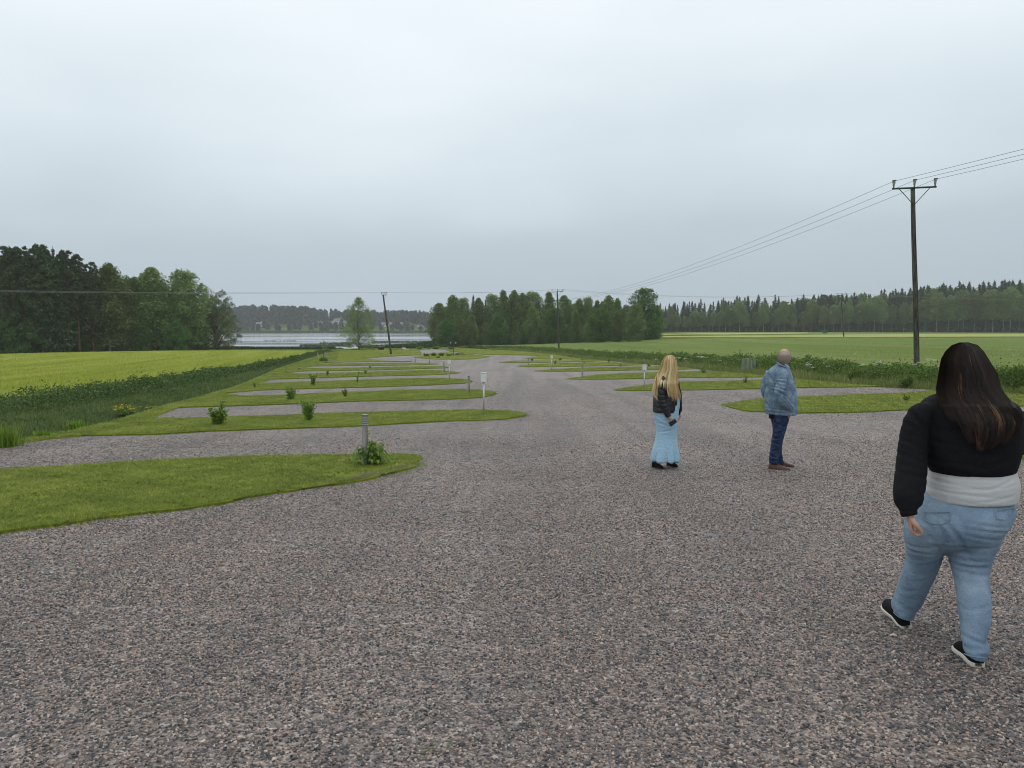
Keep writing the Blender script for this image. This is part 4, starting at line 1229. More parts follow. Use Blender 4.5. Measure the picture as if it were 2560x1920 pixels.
G.build('flower_spike', foliage('cream_bud', (.42, .48, .18), (.55, .58, .28), (.7, .7, .45), ovar=0), t)

# weeds growing out of the gravel
GW = 'tiny weed tufts in the foreground gravel'
for px, py, lab, s in ((1070, 1888, 'tiny weed tuft in the gravel at the bottom edge', .030), (1120, 1876, 'tiny pale weed tuft right beside the darker one at the bottom edge', .026), (1062, 1778, 'tiny weed speck above the bottom tufts', .016), (1371, 1703, 'tiny dark weed right of the bottom tufts', .018), (905, 1200, 'weed rosette in the bare soil before the bollard', .07), (1262, 1030, 'small weed at the tip of the second grass strip', .05)):
    q = P(px, py)
    t = thing('weed_tuft', lab, 'weed', tuple(q), 0, GW)
    G = Geo()
    n = 26
    pp = rng.normal(0, s * .45, (n, 2))
    G.add(*blades(pp, np.full(n, -.002), rng.uniform(.5, 1.2, n) * s * .9, s * .25, .9, rng.uniform(.2, .9, n)))
    G.add(*leaf_cards(np.column_stack([pp, rng.uniform(.2, .8, n) * s * .7]), s * .4, rng.uniform(.2, .9, n), 1.5))
    G.build('foliage', MAT['bright_leaf'], t)

# ================================================================ bollards and meter boxes
def bollard(px, base, top, label, lean=0.0):
    q = P(px, base); h = W(px, top, q.y).z - q.z
    t = thing('bollard_light', label, 'bollard light', (q.x, q.y, q.z - .02), random.uniform(-.3, .3), 'bollard lights along the gravel lane')
    t.rotation_euler = (0, lean, random.uniform(-.3, .3) if not lean else 0)
    r = .047; hh = h + .02; z1 = hh * .80
    g = Geo(); g.addm(lathe([(0, 0), (r + .004, 0), (r + .004, .03), (r, .035), (r, z1), (r * .7, z1)], 28))
    for k in range(3):
        a = -1.2 + k * .35
        g.addm(box((math.cos(a) * r, math.sin(a) * r, z1 * .5), (.008, .008, z1 * .98), a))
    g.build('post', MAT['steel'], t, True)
    g = Geo(); g.addm(lathe([(r * .86, z1), (r * .86, hh - .015)], 24)); g.build('lens', MAT['lens'], t, True)
    g = Geo(); n = 6
    for k in range(n):
        z0 = z1 + (hh - z1) * (k + .15) / n; d = (hh - z1) / n * .42
        g.addm(lathe([(r * .82, z0), (r + .002, z0 + d * .15), (r + .002, z0 + d), (r * .82, z0 + d)], 28))
    g.build('louvre', MAT['steel'], t)
    g = Geo(); g.addm(lathe([(r * .8, hh - .014), (r + .004, hh - .014), (r + .004, hh), (r * .9, hh + .006), (0, hh + .008)], 28)); g.build('cap', MAT['steel'], t, True)
    return t
for a in ((914, 1169, 1037, 'nearest steel bollard light, beside the arching-leaved plant'), (1172, 985, 940.5, 'steel bollard light at the tip of the third left strip'), (1110, 933.5, 904, 'steel bollard light just left of the second meter box'), (1074, 910.5, 890.5, 'thin bollard light near the round flower bed'),
          (1321, 914.5, 895, 'far right bollard light left of the low dark shrub'), (1455.5, 948.5, 913, 'bollard light at the tip of the right strip before the blonde woman')):
    bollard(*a)
bollard(1035, 910.5, 897, 'tilted bollard light left of the round flower bed', .35)

def meter_box(px, base, top, label):
    q = P(px, base); h = W(px, top, q.y).z - q.z
    s = h / 1.2
    t = thing('meter_box', label, 'meter box', (q.x, q.y, q.z - .03), random.uniform(-.12, .25), 'white electricity meter boxes on posts')
    g = Geo(); g.addm(tube([(0, 0, 0), (0, 0, h * .86)], .024 * s, 14)); g.addm(tube([(0, 0, 0), (0, 0, .1)], .032 * s, 14)); g.build('post', MAT['galv'], t, True)
    bm = bmesh.new(); bmesh.ops.create_cube(bm, size=1)
    for v in bm.verts:
        v.co = Vector((v.co.x * .155 * s * 1.0, v.co.y * .13 * s, v.co.z * .235 * s + h - .1175 * s))
    bmesh.ops.bevel(bm, geom=bm.edges[:], offset=.012 * s, segments=3, affect='EDGES')
    me = bpy.data.meshes.new('cabinet'); bm.to_mesh(me); bm.free(); me.materials.append(MAT['white_paint'])
    cb = bpy.data.objects.new('cabinet', me); COL.objects.link(cb); cb.parent = t
    g = Geo(); g.addm(box((.008 * s, -.068 * s, h - .125 * s), (.132 * s, .010, .195 * s))); d = g.build('door', MAT['white_paint'], t)
    g = Geo(); g.addm(box((.058 * s, -.076 * s, h - .125 * s), (.010, .008, .03))); g.build('handle', MAT['dark_metal'], d)
    g = Geo(); g.addm(box((0, -.004 * s, h + .004 * s), (.160 * s, .142 * s, .014 * s))); g.build('roof', MAT['white_paint'], t)
    return t
for a in ((1209.5, 1044, 930, 'nearest and largest white meter box, on a post at the second left strip'), (1123.5, 953.5, 899, 'white meter box at the tip of the fourth left strip, right of a bollard'), (1379, 926.5, 888, 'farthest white meter box, in front of the right ditch'), (1610.5, 977.5, 911, 'white meter box on the right strip left of the blonde woman')):
    meter_box(*a)

# ================================================================ poles, cables, lamp
def power_pole(px_b, px_t, top, Y, r0, r1, arm, label, dx=0.0, cross=True, rot=0.0, base_z=None):
    b = W(px_b, 880, Y); gx = b.x; gz = tz(gx, Y)
    tpt = W(px_t, top, Y)
    h = tpt.z - gz; lx = tpt.x - gx
    t = thing('power_pole', label, 'power pole', (gx, Y, gz - .3), 0, 'wooden power poles')
    g = Geo(); n = 9
    g.addm(tube([(lx * s + .03 * math.sin(s * 5), .02 * math.sin(s * 4), (h + .3) * s) for s in np.linspace(0, 1, n)], [r0 + (r1 - r0) * s for s in np.linspace(0, 1, n)], 14))
    g.build('shaft', MAT['pole_wood'], t, True)
    H = h + .3
    ends = []
    if cross:
        c, s_ = math.cos(rot), math.sin(rot)
        tilt = .045
        g = Geo()
        L = arm / 2
        def at(u, z, f=0.0):
            return (lx + u * c - f * s_, u * s_ + f * c, H + z + u * tilt)
        g.addm(tube([at(-L, .03, -r1), at(L, .03, -r1)], .045, 6)); g.build('crossarm', MAT['green_metal'], t)
        for sg in (-1, 1):
            g = Geo(); g.addm(tube([at(sg * L * .70, 0, -r1 - .03), (lx, -r1 - .03, H - .80)], .018, 6)); g.build('brace', MAT['green_metal'], t)
        for u in (-L * .94, 0, L * .94):
            p = Vector(at(u, .03, -r1))
            g = Geo()
            for z0, rr in ((.17, .062), (.23, .075), (.29, .082)):
                g.addm(lathe([(.03, z0 - .03), (rr, z0), (rr * .9, z0 + .025), (.03, z0 + .035)], 14, p))
            g.addm(tube([p + Vector((0, 0, .05)), p + Vector((0, 0, .36))], .035, 10))
            ins = g.build('insulator', MAT['ceramic'], t, True)
            g = Geo(); g.addm(tube([p, p + Vector((0, 0, .16))], .018, 6)); g.build('pin', MAT['green_metal'], ins)
            g = Geo(); g.addm(tube([p + Vector((-.06, 0, .37)), p + Vector((.10, 0, .39))], .04, 8)); g.build('clamp', MAT['dark_metal'], ins)
            ends.append(Vector((gx, Y, gz - .3)) + p + Vector((0, 0, .36)))
    return t, ends
_, eR = power_pole(2295, 2283, 472, 36.7, .135, .10, 2.14, 'tall wooden power pole nearest the dark-haired woman, with crossarm and three insulators')
_, eM = power_pole(1397, 1393.5, 730, 123, .15, .11, 1.9, 'wooden power pole in front of the middle birch grove')
_, eL = power_pole(978, 958.5, 738, 109, .16, .11, 1.1, 'leaning dark power pole beside the lone shore birch', rot=1.1)
_, eF = power_pole(2109, 2103, 738, 158, .15, .10, 1.6, 'distant thin power pole out in the right field', rot=-.5)
pm_ = [o for o in COL.objects if o.get('label', '').startswith('wooden power pole in front')][0]
g = Geo(); eM2 = []
za = W(1400, 752, 123).z - pm_.location.z
g.addm(tube([(-1.1, -.16, za), (1.2, -.16, za + .03)], .045, 6))
for u in (-1.0, .1, 1.1):
    g.addm(tube([(u, -.16, za), (u, -.16, za + .22)], .04, 6)); eM2.append(pm_.location + Vector((u, -.16, za + .22)))
g.build('crossarm', MAT['green_metal'], pm_)
def cable(a, b, sag, r, label, group='overhead power cables'):
    n = 40
    pts = []
    for s in np.linspace(0, 1, n):
        p = Vector(a).lerp(Vector(b), s); p.z -= sag * 4 * s * (1 - s); pts.append(p)
    g = Geo(); g.addm(tube(pts, r, 5, caps=False))
    tag(g.build('power_cable', MAT['cable'], smooth=True), label, 'cable', group)
nm3 = ('left', 'middle', 'right')
for i in range(3):
    cable(eR[i], eM2[i], 1.35, .010, f'{nm3[i]} of three cables running from the big pole back to the middle pole')
    d_ = (eR[i] - eM[i]); d_.z = 0; d_.normalize()
    far_ = Vector((eR[i].x + 11.5 * (1 if True else 0), -50, eR[i].z + .1 + .0 * i))
    cable(eR[i], far_, .9, .010, f'{nm3[i]} of three cables leaving the big pole towards the viewer')
pL = [Vector((-95 + .2 * k, 95, eL[1].z - .05)) for k in range(3)]
for i in range(3):
    cable(eM[i], eL[i], .25, .011, 'thin cable strung between the middle pole and the leaning pole', 'cables between the middle and leaning poles')
    cable(eL[i], pL[i] + Vector((0, 0, .15 * i)), .35, .012, 'thin cable crossing in front of the left wood from the leaning pole', 'cables from the leaning pole to the left edge')
    cable(eM[i], eF[i], 1.0, .009, 'thin cable strung between the middle pole and the distant field pole', 'cables between the middle and field poles')
    cable(eF[i], eF[i] + Vector((120, 30, .3)), 1.2, .009, 'thin cable leaving the distant field pole across the forest edge', 'cables beyond the field pole')

q = P(1133, 891)
hL = W(1133, 851, q.y).z - q.z
t = thing('lamp_post', 'black two-armed lamp post on the round flower bed', 'street lamp', tuple(q), .1)
g = Geo(); g.addm(tube([(0, 0, 0), (0, 0, hL)], .05, 10)); g.addm(tube([(0, 0, 0), (0, 0, .35)], .08, 10)); g.build('post', MAT['dark_metal'], t, True)
for s in (-1, 1):
    g = Geo(); g.addm(tube([(0, 0, hL * .93), (s * .15, 0, hL * 1.0), (s * .32, 0, hL * .96), (s * .34, 0, hL * .90)], .022, 6)); g.build('arm', MAT['dark_metal'], t)
    g = Geo(); g.addm(lathe([(.05, 0), (.11, .20), (.11, .22)], 10, (s * .34, 0, hL * .90 - .24))); ln = g.build('lantern', MAT['lens'], t)
    g = Geo(); g.addm(lathe([(.14, 0), (.02, .10), (0, .12)], 10, (s * .34, 0, hL * .90 - .02))); g.build('cap', MAT['dark_metal'], ln)

# staked sapling on the left, guarded sapling on the right
q = P(809, 906)
t = thing('young_tree', 'young sapling with three pale stakes in the left verge', 'young tree', tuple(q), 0)
sc_ = q.y / F_PX
for dx0, dx1, top in ((-8, -16, 24), (1, 3, 25), (7, 8, 26)):
    g = Geo(); g.addm(tube([(dx0 * sc_, 0, -.1), (dx1 * sc_, .2 * (1 if dx0 else -1), top * sc_)], .045, 6)); g.build('stake', MAT['pale_wood'], t)
g = Geo(); g.addm(tube([(0, 0, 0), (.05, 0, 1.4), (0, 0, 54 * sc_)], [.03, .02, .008], 6)); g.build('trunk', MAT['bark'], t)
g = Geo(); c = np.stack([rng.normal(0, .16, 60), rng.normal(0, .16, 60), rng.uniform(26, 54, 60) * sc_], 1); g.add(*leaf_cards(c, .10, rng.uniform(.2, .8, 60))); g.build('crown', MAT['birch_leaf'], t)
g = Geo(); n = 900; a = rng.uniform(0, 6.28, n); r = np.sqrt(rng.uniform(0, 1, n)) * 9 * sc_
g.add(*blades(np.stack([np.cos(a) * r, np.sin(a) * r], 1), np.zeros(n), rng.uniform(.2, .65, n), .03, .25)); g.build('grass_tuft', MAT['weed_leaf'], t)

q = P(1871, 931)
sc_ = q.y / F_PX
t = thing('tree_guard', 'young sapling fenced by a grey mesh guard with wooden stakes, left of the man', 'tree guard', tuple(q), 0)
Rg = 16.5 * sc_; Hg = 34 * sc_
g = Geo()
for k in range(26):
    a = 6.283 * k / 26; g.addm(tube([(math.cos(a) * Rg, math.sin(a) * Rg, 0), (math.cos(a) * Rg, math.sin(a) * Rg, Hg)], .0065, 4, caps=False))
for z in np.linspace(.02, Hg, 12):
    g.addm(tube([(math.cos(a) * Rg, math.sin(a) * Rg, z) for a in np.linspace(0, 6.283, 25)], .006, 4, caps=False))
g.build('mesh_cage', MAT['mesh_guard'], t)
for x, tp in ((-2, 36), (6, 31)):
    g = Geo(); g.addm(tube([(x * sc_, -.05, -.1), (x * sc_ * 1.1, -.05, tp * sc_)], .035, 6)); g.build('stake', MAT['pale_wood'], t)
g = Geo(); g.addm(tube([(0, .05, 0), (.02, .05, 52 * sc_)], [.018, .006], 6)); g.build('trunk', MAT['bark'], t)
g = Geo(); c = np.stack([rng.normal(0, .12, 50), rng.normal(0, .1, 50), rng.uniform(14, 50, 50) * sc_], 1); g.add(*leaf_cards(c, .07, rng.uniform(.2, .8, 50))); g.build('crown', MAT['birch_leaf'], t)

# ---- lakeside: small shelter, log piles, boulders, bed planting
q = P(953, 876.5); sc_ = q.y / F_PX
t = thing('wood_shelter', 'small open timber shelter with a slanted roof on the lake shore', 'shelter', tuple(q), .15)
w_, h_ = 14 * sc_, 9 * sc_
for x in (-1, 1):
    for y in (-1, 1):
        g = Geo(); g.addm(tube([(x * w_ * .42, y * .8, -.1), (x * w_ * .42, y * .8, h_ * (1 if y < 0 else .85))], .07, 6)); g.build('post', MAT['dark_wood'], t)
g = Geo()
v, f = box((0, 0, 0), (w_ * 1.25, 2.3, .12)); v[:, 2] += h_ + .1 + v[:, 0] * .12; g.addm((v, f)); g.build('roof', MAT['grey_wood'], t)
g = Geo(); g.addm(box((0, .3, h_ * .32), (w_ * .8, 1.1, h_ * .6))); g.addm(box((0, -.35, h_ * .36), (w_ * .9, .3, .08))); g.build('bench', MAT['dark_wood'], t)
def log_pile(px, base, wpx, hpx, label):
    q = P(px, base); s_ = q.y / F_PX; w_, h_ = wpx * s_, hpx * s_
    t = thing('log_pile', label, 'log pile', tuple(q), random.uniform(-.1, .1), 'log piles on the lake shore')
    r = .13; n = 0
    for row in range(max(1, int(h_ / (r * 1.8)))):
        for k in range(int(w_ / (2 * r)) - row):
            x = -w_ / 2 + r + 2 * r * k + r * row; z = r + row * r * 1.75
            g = Geo(); rr = r * random.uniform(.8, 1.02); L = random.uniform(1.0, 1.3)
            g.addm(tube([(x, -L / 2, z), (x, L / 2, z)], rr, 9)); g.build('log', MAT['dark_wood'], t); n += 1
log_pile(934, 877, 14, 5.0, 'dark log pile left of the timber shelter')
log_pile(984, 876.5, 26, 4.6, 'long dark log pile right of the leaning pole')
def boulder(px, base, wpx, hpx, label, seed):
    q = P(px, base); s_ = q.y / F_PX
    bm = bmesh.new(); bmesh.ops.create_icosphere(bm, subdivisions=3, radius=1)
    rs = np.random.default_rng(seed); ds = rs.normal(size=(7, 3)); ds /= np.linalg.norm(ds, axis=1)[:, None]; hs = rs.uniform(.62, .95, 7)
    for v in bm.verts:
        c = np.array(v.co); k = 1.0
        for d_, h__ in zip(ds, hs):
            k = min(k, h__ / max(1e-3, c @ d_)) if c @ d_ > 0 else k
        v.co = Vector(c * k)
        v.co.x *= wpx * s_ * .55; v.co.y *= wpx * s_ * .4; v.co.z = v.co.z * hpx * s_ * .65 + hpx * s_ * .38
    me = bpy.data.meshes.new('boulder'); bm.to_mesh(me); bm.free(); me.materials.append(MAT['boulder'])
    o = bpy.data.objects.new('boulder', me); COL.objects.link(o); o.location = q
    tag(o, label, 'boulder', 'boulders on the lake shore')
boulder(1009, 876.8, 15, 8, 'large pale boulder on the lake shore', 3); boulder(1019, 876.2, 8, 4.5, 'smaller pale boulder right of the large one', 5); boulder(1026, 875.5, 4, 2.5, 'smallest stone at the right end of the shore boulders', 8)
for px, base, top, w, lab in ((1066, 893, 883, 16, 'dense low perennial clump at the left end of the round bed'), (1085, 892, 880, 18, 'tallest perennial clump in the round bed'), (1104, 892, 881, 17, 'grey-green perennial clump in the middle of the round bed'), (1122, 892, 883, 14, 'perennial clump at the foot of the lamp post'), (1143, 890, 883, 16, 'low perennial clump right of the lamp post'), (1158, 889, 884, 14, 'lowest perennial clump at the right of the round bed'), (1180, 890, 887, 8, 'tiny clump at the right tip of the round bed'), (1096, 897, 891, 12, 'perennial clump at the front edge of the round bed')):
    shrub_px('perennial', px, base, top, w, 420, .14, 'weed_leaf', lab, 'perennials in the round bed', 12, 'plant')
for px, base, top, w, lab in ((1050, 873.5, 867, 18, 'low bush on the shore lawn left of the grove'), (1090, 873, 865, 26, 'leafy bush at the left foot of the grove'), (1130, 873, 867, 22, 'low bush behind the round bed'), (1165, 872, 866, 24, 'low bush at the grove edge beyond the lawn'), (1072, 874, 870, 8, 'small bush on the shore lawn'), (893, 877.5, 873, 36, 'low dark bush at the foot of the lone birch')):
    shrub_px('bush', px, base, top, w, 500, .22, 'shrub_leaf' if px != 893 else 'weed_leaf', lab, 'bushes on the lake shore', 14, 'bush')

# ================================================================ loose gravel stones in the foreground
def stone_field():
    pts, sc_ = [], []
    y = 2.35
    cell = []
    for y0, y1, dens in ((2.3, 4.5, 6800), (4.5, 6.5, 5600), (6.5, 9.5, 3400), (9.5, 13, 1700), (13, 18, 700), (18, 27, 300), (24, 40, 110)):
        w0 = .80 * y1 + 2.6
        n = int(dens * (y1 - y0) * 2 * w0)
        p = np.stack([rng.uniform(-w0, w0, n), rng.uniform(y0, y1 * 1.18, n)], 1)
        p = p[rng.uniform(0, 1, n) < np.clip((y1 * 1.18 - p[:, 1]) / (y1 * (.30 if y1 < 15 else .55)), 0, 1)]
        p = p[np.abs(p[:, 0]) < .72 * p[:, 1] + 2.3 + .4 * rng.uniform(-1, 1, len(p))]
        for k in ('I1', 'I2', 'I3', 'RI4', 'RI5', 'RI6', 'RI7', 'verge'):
            p = p[~inside(SHEETS[k], p)]
        p = p[inside(SHEETS['gravel_yard'], p)]
        lane = vnoise(p * [.95, .055], 1.0, 13) * .65 + vnoise(p * [.5, .35], 1.0, 17) * .35
        p = p[rng.uniform(0, 1, len(p)) < np.clip(.30 + 1.25 * lane, .35, 1)]
        pts.append(p)
    p = np.concatenate(pts)
    d = np.linalg.norm(p, axis=1)
    z = terrain(p[:, 0], p[:, 1]) + .012 + .0006 * d + .001
    me = bpy.data.meshes.new('loose_gravel')
    v = np.column_stack([p, z]).astype(np.float32)
    me.vertices.add(len(v)); me.vertices.foreach_set('co', v.ravel())
    s = me.attributes.new('sc', 'FLOAT_VECTOR', 'POINT')
    base = np.exp(rng.normal(0, .27, len(v))) * .0050 * (1 + .035 * np.maximum(0, d - 4))
    sv = np.stack([base * rng.uniform(.8, 1.5, len(v)), base * rng.uniform(.7, 1.2, len(v)), base * rng.uniform(.5, .95, len(v))], 1).astype(np.float32)
    s.data.foreach_set('vector', sv.ravel())
    ro = me.attributes.new('ro', 'FLOAT_VECTOR', 'POINT')
    rv = np.stack([rng.normal(0, .35, len(v)), rng.normal(0, .35, len(v)), rng.uniform(0, 6.28, len(v))], 1).astype(np.float32)
    ro.data.foreach_set('vector', rv.ravel())
    o = bpy.data.objects.new('loose_gravel', me); COL.objects.link(o)
    me.materials.append(MAT['stone'])
    ng = bpy.data.node_groups.new('scatter_stones', 'GeometryNodeTree')
    ng.interface.new_socket('Geometry', in_out='INPUT', socket_type='NodeSocketGeometry')
    ng.interface.new_socket('Geometry', in_out='OUTPUT', socket_type='NodeSocketGeometry')
    N = ng.nodes.new; L = ng.links.new
    gi = N('NodeGroupInput'); go = N('NodeGroupOutput')
    ico = N('GeometryNodeMeshIcoSphere'); ico.inputs['Radius'].default_value = 1; ico.inputs['Subdivisions'].default_value = 2
    sp = N('GeometryNodeSetPosition')
    nt = N('ShaderNodeTexNoise'); nt.inputs['Scale'].default_value = 1.1; nt.inputs['Detail'].default_value = 2
    vm = N('ShaderNodeVectorMath'); vm.operation = 'MULTIPLY_ADD'; vm.inputs[1].default_value = (1.5, 1.5, 1.5); vm.inputs[2].default_value = (-.75, -.75, -.75)
    L(nt.outputs['Color'], vm.inputs[0]); L(vm.outputs[0], sp.inputs['Offset']); L(ico.outputs['Mesh'], sp.inputs['Geometry'])
    sm = N('GeometryNodeSetMaterial'); sm.inputs['Material'].default_value = MAT['stone']; L(sp.outputs[0], sm.inputs['Geometry'])
    flat = N('GeometryNodeSetShadeSmooth'); flat.inputs['Shade Smooth'].default_value = False; L(sm.outputs[0], flat.inputs['Geometry'])
    iop = N('GeometryNodeInstanceOnPoints')
    L(gi.outputs[0], iop.inputs['Points']); L(flat.outputs[0], iop.inputs['Instance'])
    a1 = N('GeometryNodeInputNamedAttribute'); a1.data_type = 'FLOAT_VECTOR'; a1.inputs['Name'].default_value = 'sc'
    a2 = N('GeometryNodeInputNamedAttribute'); a2.data_type = 'FLOAT_VECTOR'; a2.inputs['Name'].default_value = 'ro'
    L(a1.outputs[0], iop.inputs['Scale'])
    e2r = N('FunctionNodeEulerToRotation'); L(a2.outputs[0], e2r.inputs[0]); L(e2r.outputs[0], iop.inputs['Rotation'])
    L(iop.outputs[0], go.inputs[0])
    m = o.modifiers.new('scatter', 'NODES'); m.node_group = ng
    tag(o, 'loose crushed pink and dark grey stones covering the gravel yard', 'gravel', kind='stuff')
    return len(v)
print('stones', stone_field())

# ================================================================ people
def cr(P4, t):
    a, b, c, d = P4
    return .5 * ((2 * b) + (-a + c) * t + (2 * a - 5 * b + 4 * c - d) * t * t + (-a + 3 * b - 3 * c + d) * t ** 3)
def dense(A, k=6):
    """Catmull-Rom refinement of rows of numbers"""
    A = np.asarray(A, float); n = len(A); out = []
    for i in range(n - 1):
        q = [A[max(i - 1, 0)], A[i], A[i + 1], A[min(i + 2, n - 1)]]
        for t in np.linspace(0, 1, k, endpoint=False):
            out.append(cr(q, t))
    out.append(A[-1])
    return np.array(out)
def skin_rings(rings):
    """closed surface through a list of (m,3) rings"""
    m = len(rings[0]); vs = np.concatenate(rings); n = len(rings)
    f = []
    for i in range(n - 1):
        for k in range(m):
            k2 = (k + 1) % m
            f.append((i * m + k, i * m + k2, (i + 1) * m + k2, (i + 1) * m + k))
    c0 = len(vs); vs = np.concatenate([vs, [rings[0].mean(0)], [rings[-1].mean(0)]])
    f3 = [(c0, (k + 1) % m, k) for k in range(m)] + [(c0 + 1, (n - 1) * m + k, (n - 1) * m + (k + 1) % m) for k in range(m)]
    return vs, [np.array(f3), np.array(f)]
TH = np.linspace(0, 2 * np.pi, 28, endpoint=False)
def trunk_rings(rows, k=6, pw=2.0):
    """rows of (left px, right px, py, depth Y, half thickness, tilt px): upright body section"""
    rows = [tuple(r) + (0,) * (6 - len(r)) for r in rows]
    out = []
    for l, r, py, Y, ry, tl in dense(rows, k):
        c = W((l + r) / 2, py, Y)
        hyp = math.hypot(c.x, c.y); ca, sa = c.y / hyp, c.x / hyp      # the section is square to the line of sight
        rx = (r - l) / 2 / F_PX * Y * ca
        ct, st = np.cos(TH), np.sin(TH)
        e = 2.0 / pw
        x = np.sign(ct) * np.abs(ct) ** e; y = np.sign(st) * np.abs(st) ** e
        out.append(np.stack([c.x + rx * x * ca + ry * y * sa, c.y - rx * x * sa + ry * y * ca, c.z - tl / F_PX * Y * x * .5], 1))
    return skin_rings(out)
def limb(rows, k=6):
    """rows of (px, py, Y, radius[, radius across]): a round limb along a bent path"""
    rows = [tuple(r) + ((r[3],) if len(r) == 4 else ()) for r in rows]
    out = []
    for r in rows:
        c = W(r[0], r[1], r[2]); ca = c.y / math.hypot(c.x, c.y)
        out.append(tuple(c) + (r[3] * ca, r[4] * ca))
    return limb3(np.array(out), k)
def limb3(pts, k=6):
    D = dense(pts, k) if k > 1 else np.asarray(pts, float)
    out = []
    n = len(D)
    a = None
    for i in range(n):
        t = D[min(i + 1, n - 1), :3] - D[max(i - 1, 0), :3]; t /= np.linalg.norm(t) + 1e-9
        if a is None:
            a = np.cross(t, [0, 1, 0]); a = a if np.linalg.norm(a) > .1 else np.cross(t, [1, 0, 0])
        a = a - t * (a @ t); a /= np.linalg.norm(a); b = np.cross(t, a)
        out.append(D[i, :3] + np.outer(np.cos(TH[::2]), a) * D[i, 3] + np.outer(np.sin(TH[::2]), b) * D[i, 4])
    return skin_rings(out)
def ball(c, r):
    r = np.broadcast_to(np.asarray(r, float), (3,))
    rings = []
    for ph in np.linspace(.12, math.pi - .12, 10):
        rings.append(np.stack([c[0] + r[0] * math.sin(ph) * np.cos(TH[::2]), c[1] + r[1] * math.sin(ph) * np.sin(TH[::2]), np.full(14, c[2] + r[2] * math.cos(ph))], 1))
    return skin_rings(rings)
def fuse(parts, voxel, smooth=4):
    """union of overlapping closed pieces as one continuous surface: (vertices, quads, normals)"""
    G = Geo()
    for p in parts:
        G.addm(p)
    me = G.mesh('tmp')
    o = bpy.data.objects.new('tmp', me); COL.objects.link(o)
    m = o.modifiers.new('r', 'REMESH'); m.mode = 'VOXEL'; m.voxel_size = voxel
    s = o.modifiers.new('s', 'SMOOTH'); s.factor = .5; s.iterations = smooth
    dg = bpy.context.evaluated_depsgraph_get()
    ev = o.evaluated_get(dg).to_mesh()
    n = len(ev.vertices)
    v = np.empty(n * 3, np.float32); ev.vertices.foreach_get('co', v)
    nr = np.empty(n * 3, np.float32); ev.vertices.foreach_get('normal', nr)
    li = np.empty(len(ev.loops), np.int32); ev.loops.foreach_get('vertex_index', li)
    tot = np.empty(len(ev.polygons), np.int32); ev.polygons.foreach_get('loop_total', tot)
    assert (tot == 4).all()
    o.evaluated_get(dg).to_mesh_clear()
    bpy.data.objects.remove(o); bpy.data.meshes.remove(me)
    return v.reshape(-1, 3).astype(float), li.reshape(-1, 4).astype(int), nr.reshape(-1, 3).astype(float)
def crease(v, p, d, sig, amp, R, bend=0.0, lat=(1, 0, 0)):
    """one cloth fold: a groove with a ridge on either side, fading with distance"""
    p = np.array(p); d = np.array(d, float); d /= np.linalg.norm(d)
    q = v - p
    u = q @ np.array(lat, float)
    s = q @ d + bend * u * u
    w = np.exp(-(u / R) ** 2 - (s / (3.2 * sig)) ** 2)
    far = np.exp(-((q * q).sum(1) / (2.2 * R) ** 2))
    return amp * w * far * (np.exp(-((s - 1.7 * sig) / sig) ** 2) * .7 + np.exp(-((s + 1.7 * sig) / sig) ** 2) * .7 - np.exp(-(s / sig) ** 2))
def ripple(v, k, amp, seed):
    a = np.sin(v @ np.array(k) + 1.7 * np.sin(v[:, 0] * 9 + seed) + 1.1 * np.sin(v[:, 2] * 7 + seed * 2))
    return amp * (np.abs(a) - .5)
def cloth(name, parts, voxel, mat, parent, folds=None, smooth=5):
    v, q, n = fuse(parts, voxel, smooth)
    if folds is not None:
        v = v + n * folds(v)[:, None]
    G = Geo(); G.add(v, q)
    return G.build(name, mat, parent, True)

def head_lump(c, fwd, tilt=0.0, s=1.0):
    """a head with brow, eye sockets, nose, lips, chin and ears, facing fwd (horizontal)"""
    fw = np.array([fwd[0], fwd[1], 0.0]); fw /= np.linalg.norm(fw)
    rt = np.array([fw[1], -fw[0], 0.0]); up = np.array([0, 0, 1.0])
    nu, nv = 56, 44
    rings = []
    for ph in np.linspace(.05, math.pi - .05, nv):
        th = np.linspace(0, 2 * np.pi, nu, endpoint=False)
        x = math.sin(ph) * np.cos(th); y = math.sin(ph) * np.sin(th); z = np.full(nu, math.cos(ph))
        X, Y, Z = x * .077, y * .097, z * .116
        lowr = np.clip((-Z - .015) / .10, 0, 1)
        X = X * (1 - .30 * lowr); Y = np.where(Y > 0, Y * (1 - .10 * lowr), Y * (1 - .42 * lowr))
        fr = np.clip(y, 0, 1) ** 1.5
        g = lambda x0, z0, sx, sz: np.exp(-((X - x0) / sx) ** 2 - ((Z - z0) / sz) ** 2)
        Y = Y + fr * (.020 * g(0, -.022, .013, .022) + .012 * g(0, -.034, .017, .011) + .006 * g(0, .022, .05, .012) - .012 * (g(.031, .003, .017, .013) + g(-.031, .003, .017, .013)) + .006 * g(0, -.066, .022, .008) - .003 * g(0, -.077, .02, .005) + .008 * g(0, -.098, .022, .014) + .004 * (g(.04, -.025, .02, .02) + g(-.04, -.025, .02, .02)))
        p = np.array(c) + s * (np.outer(X, rt) + np.outer(Y, fw) + np.outer(Z, up))
        rings.append(p)
    parts = [skin_rings(rings)]
    for sg in (-1, 1):
        e = np.array(c) + s * (rt * sg * .076 - fw * .012 - up * .012)
        parts.append(limb3([tuple(e + up * s * .03 - fw * .004) + (.010, .016), tuple(e + rt * sg * .008) + (.010, .019), tuple(e - up * s * .028) + (.008, .011)], 4))
    return parts, fw, rt
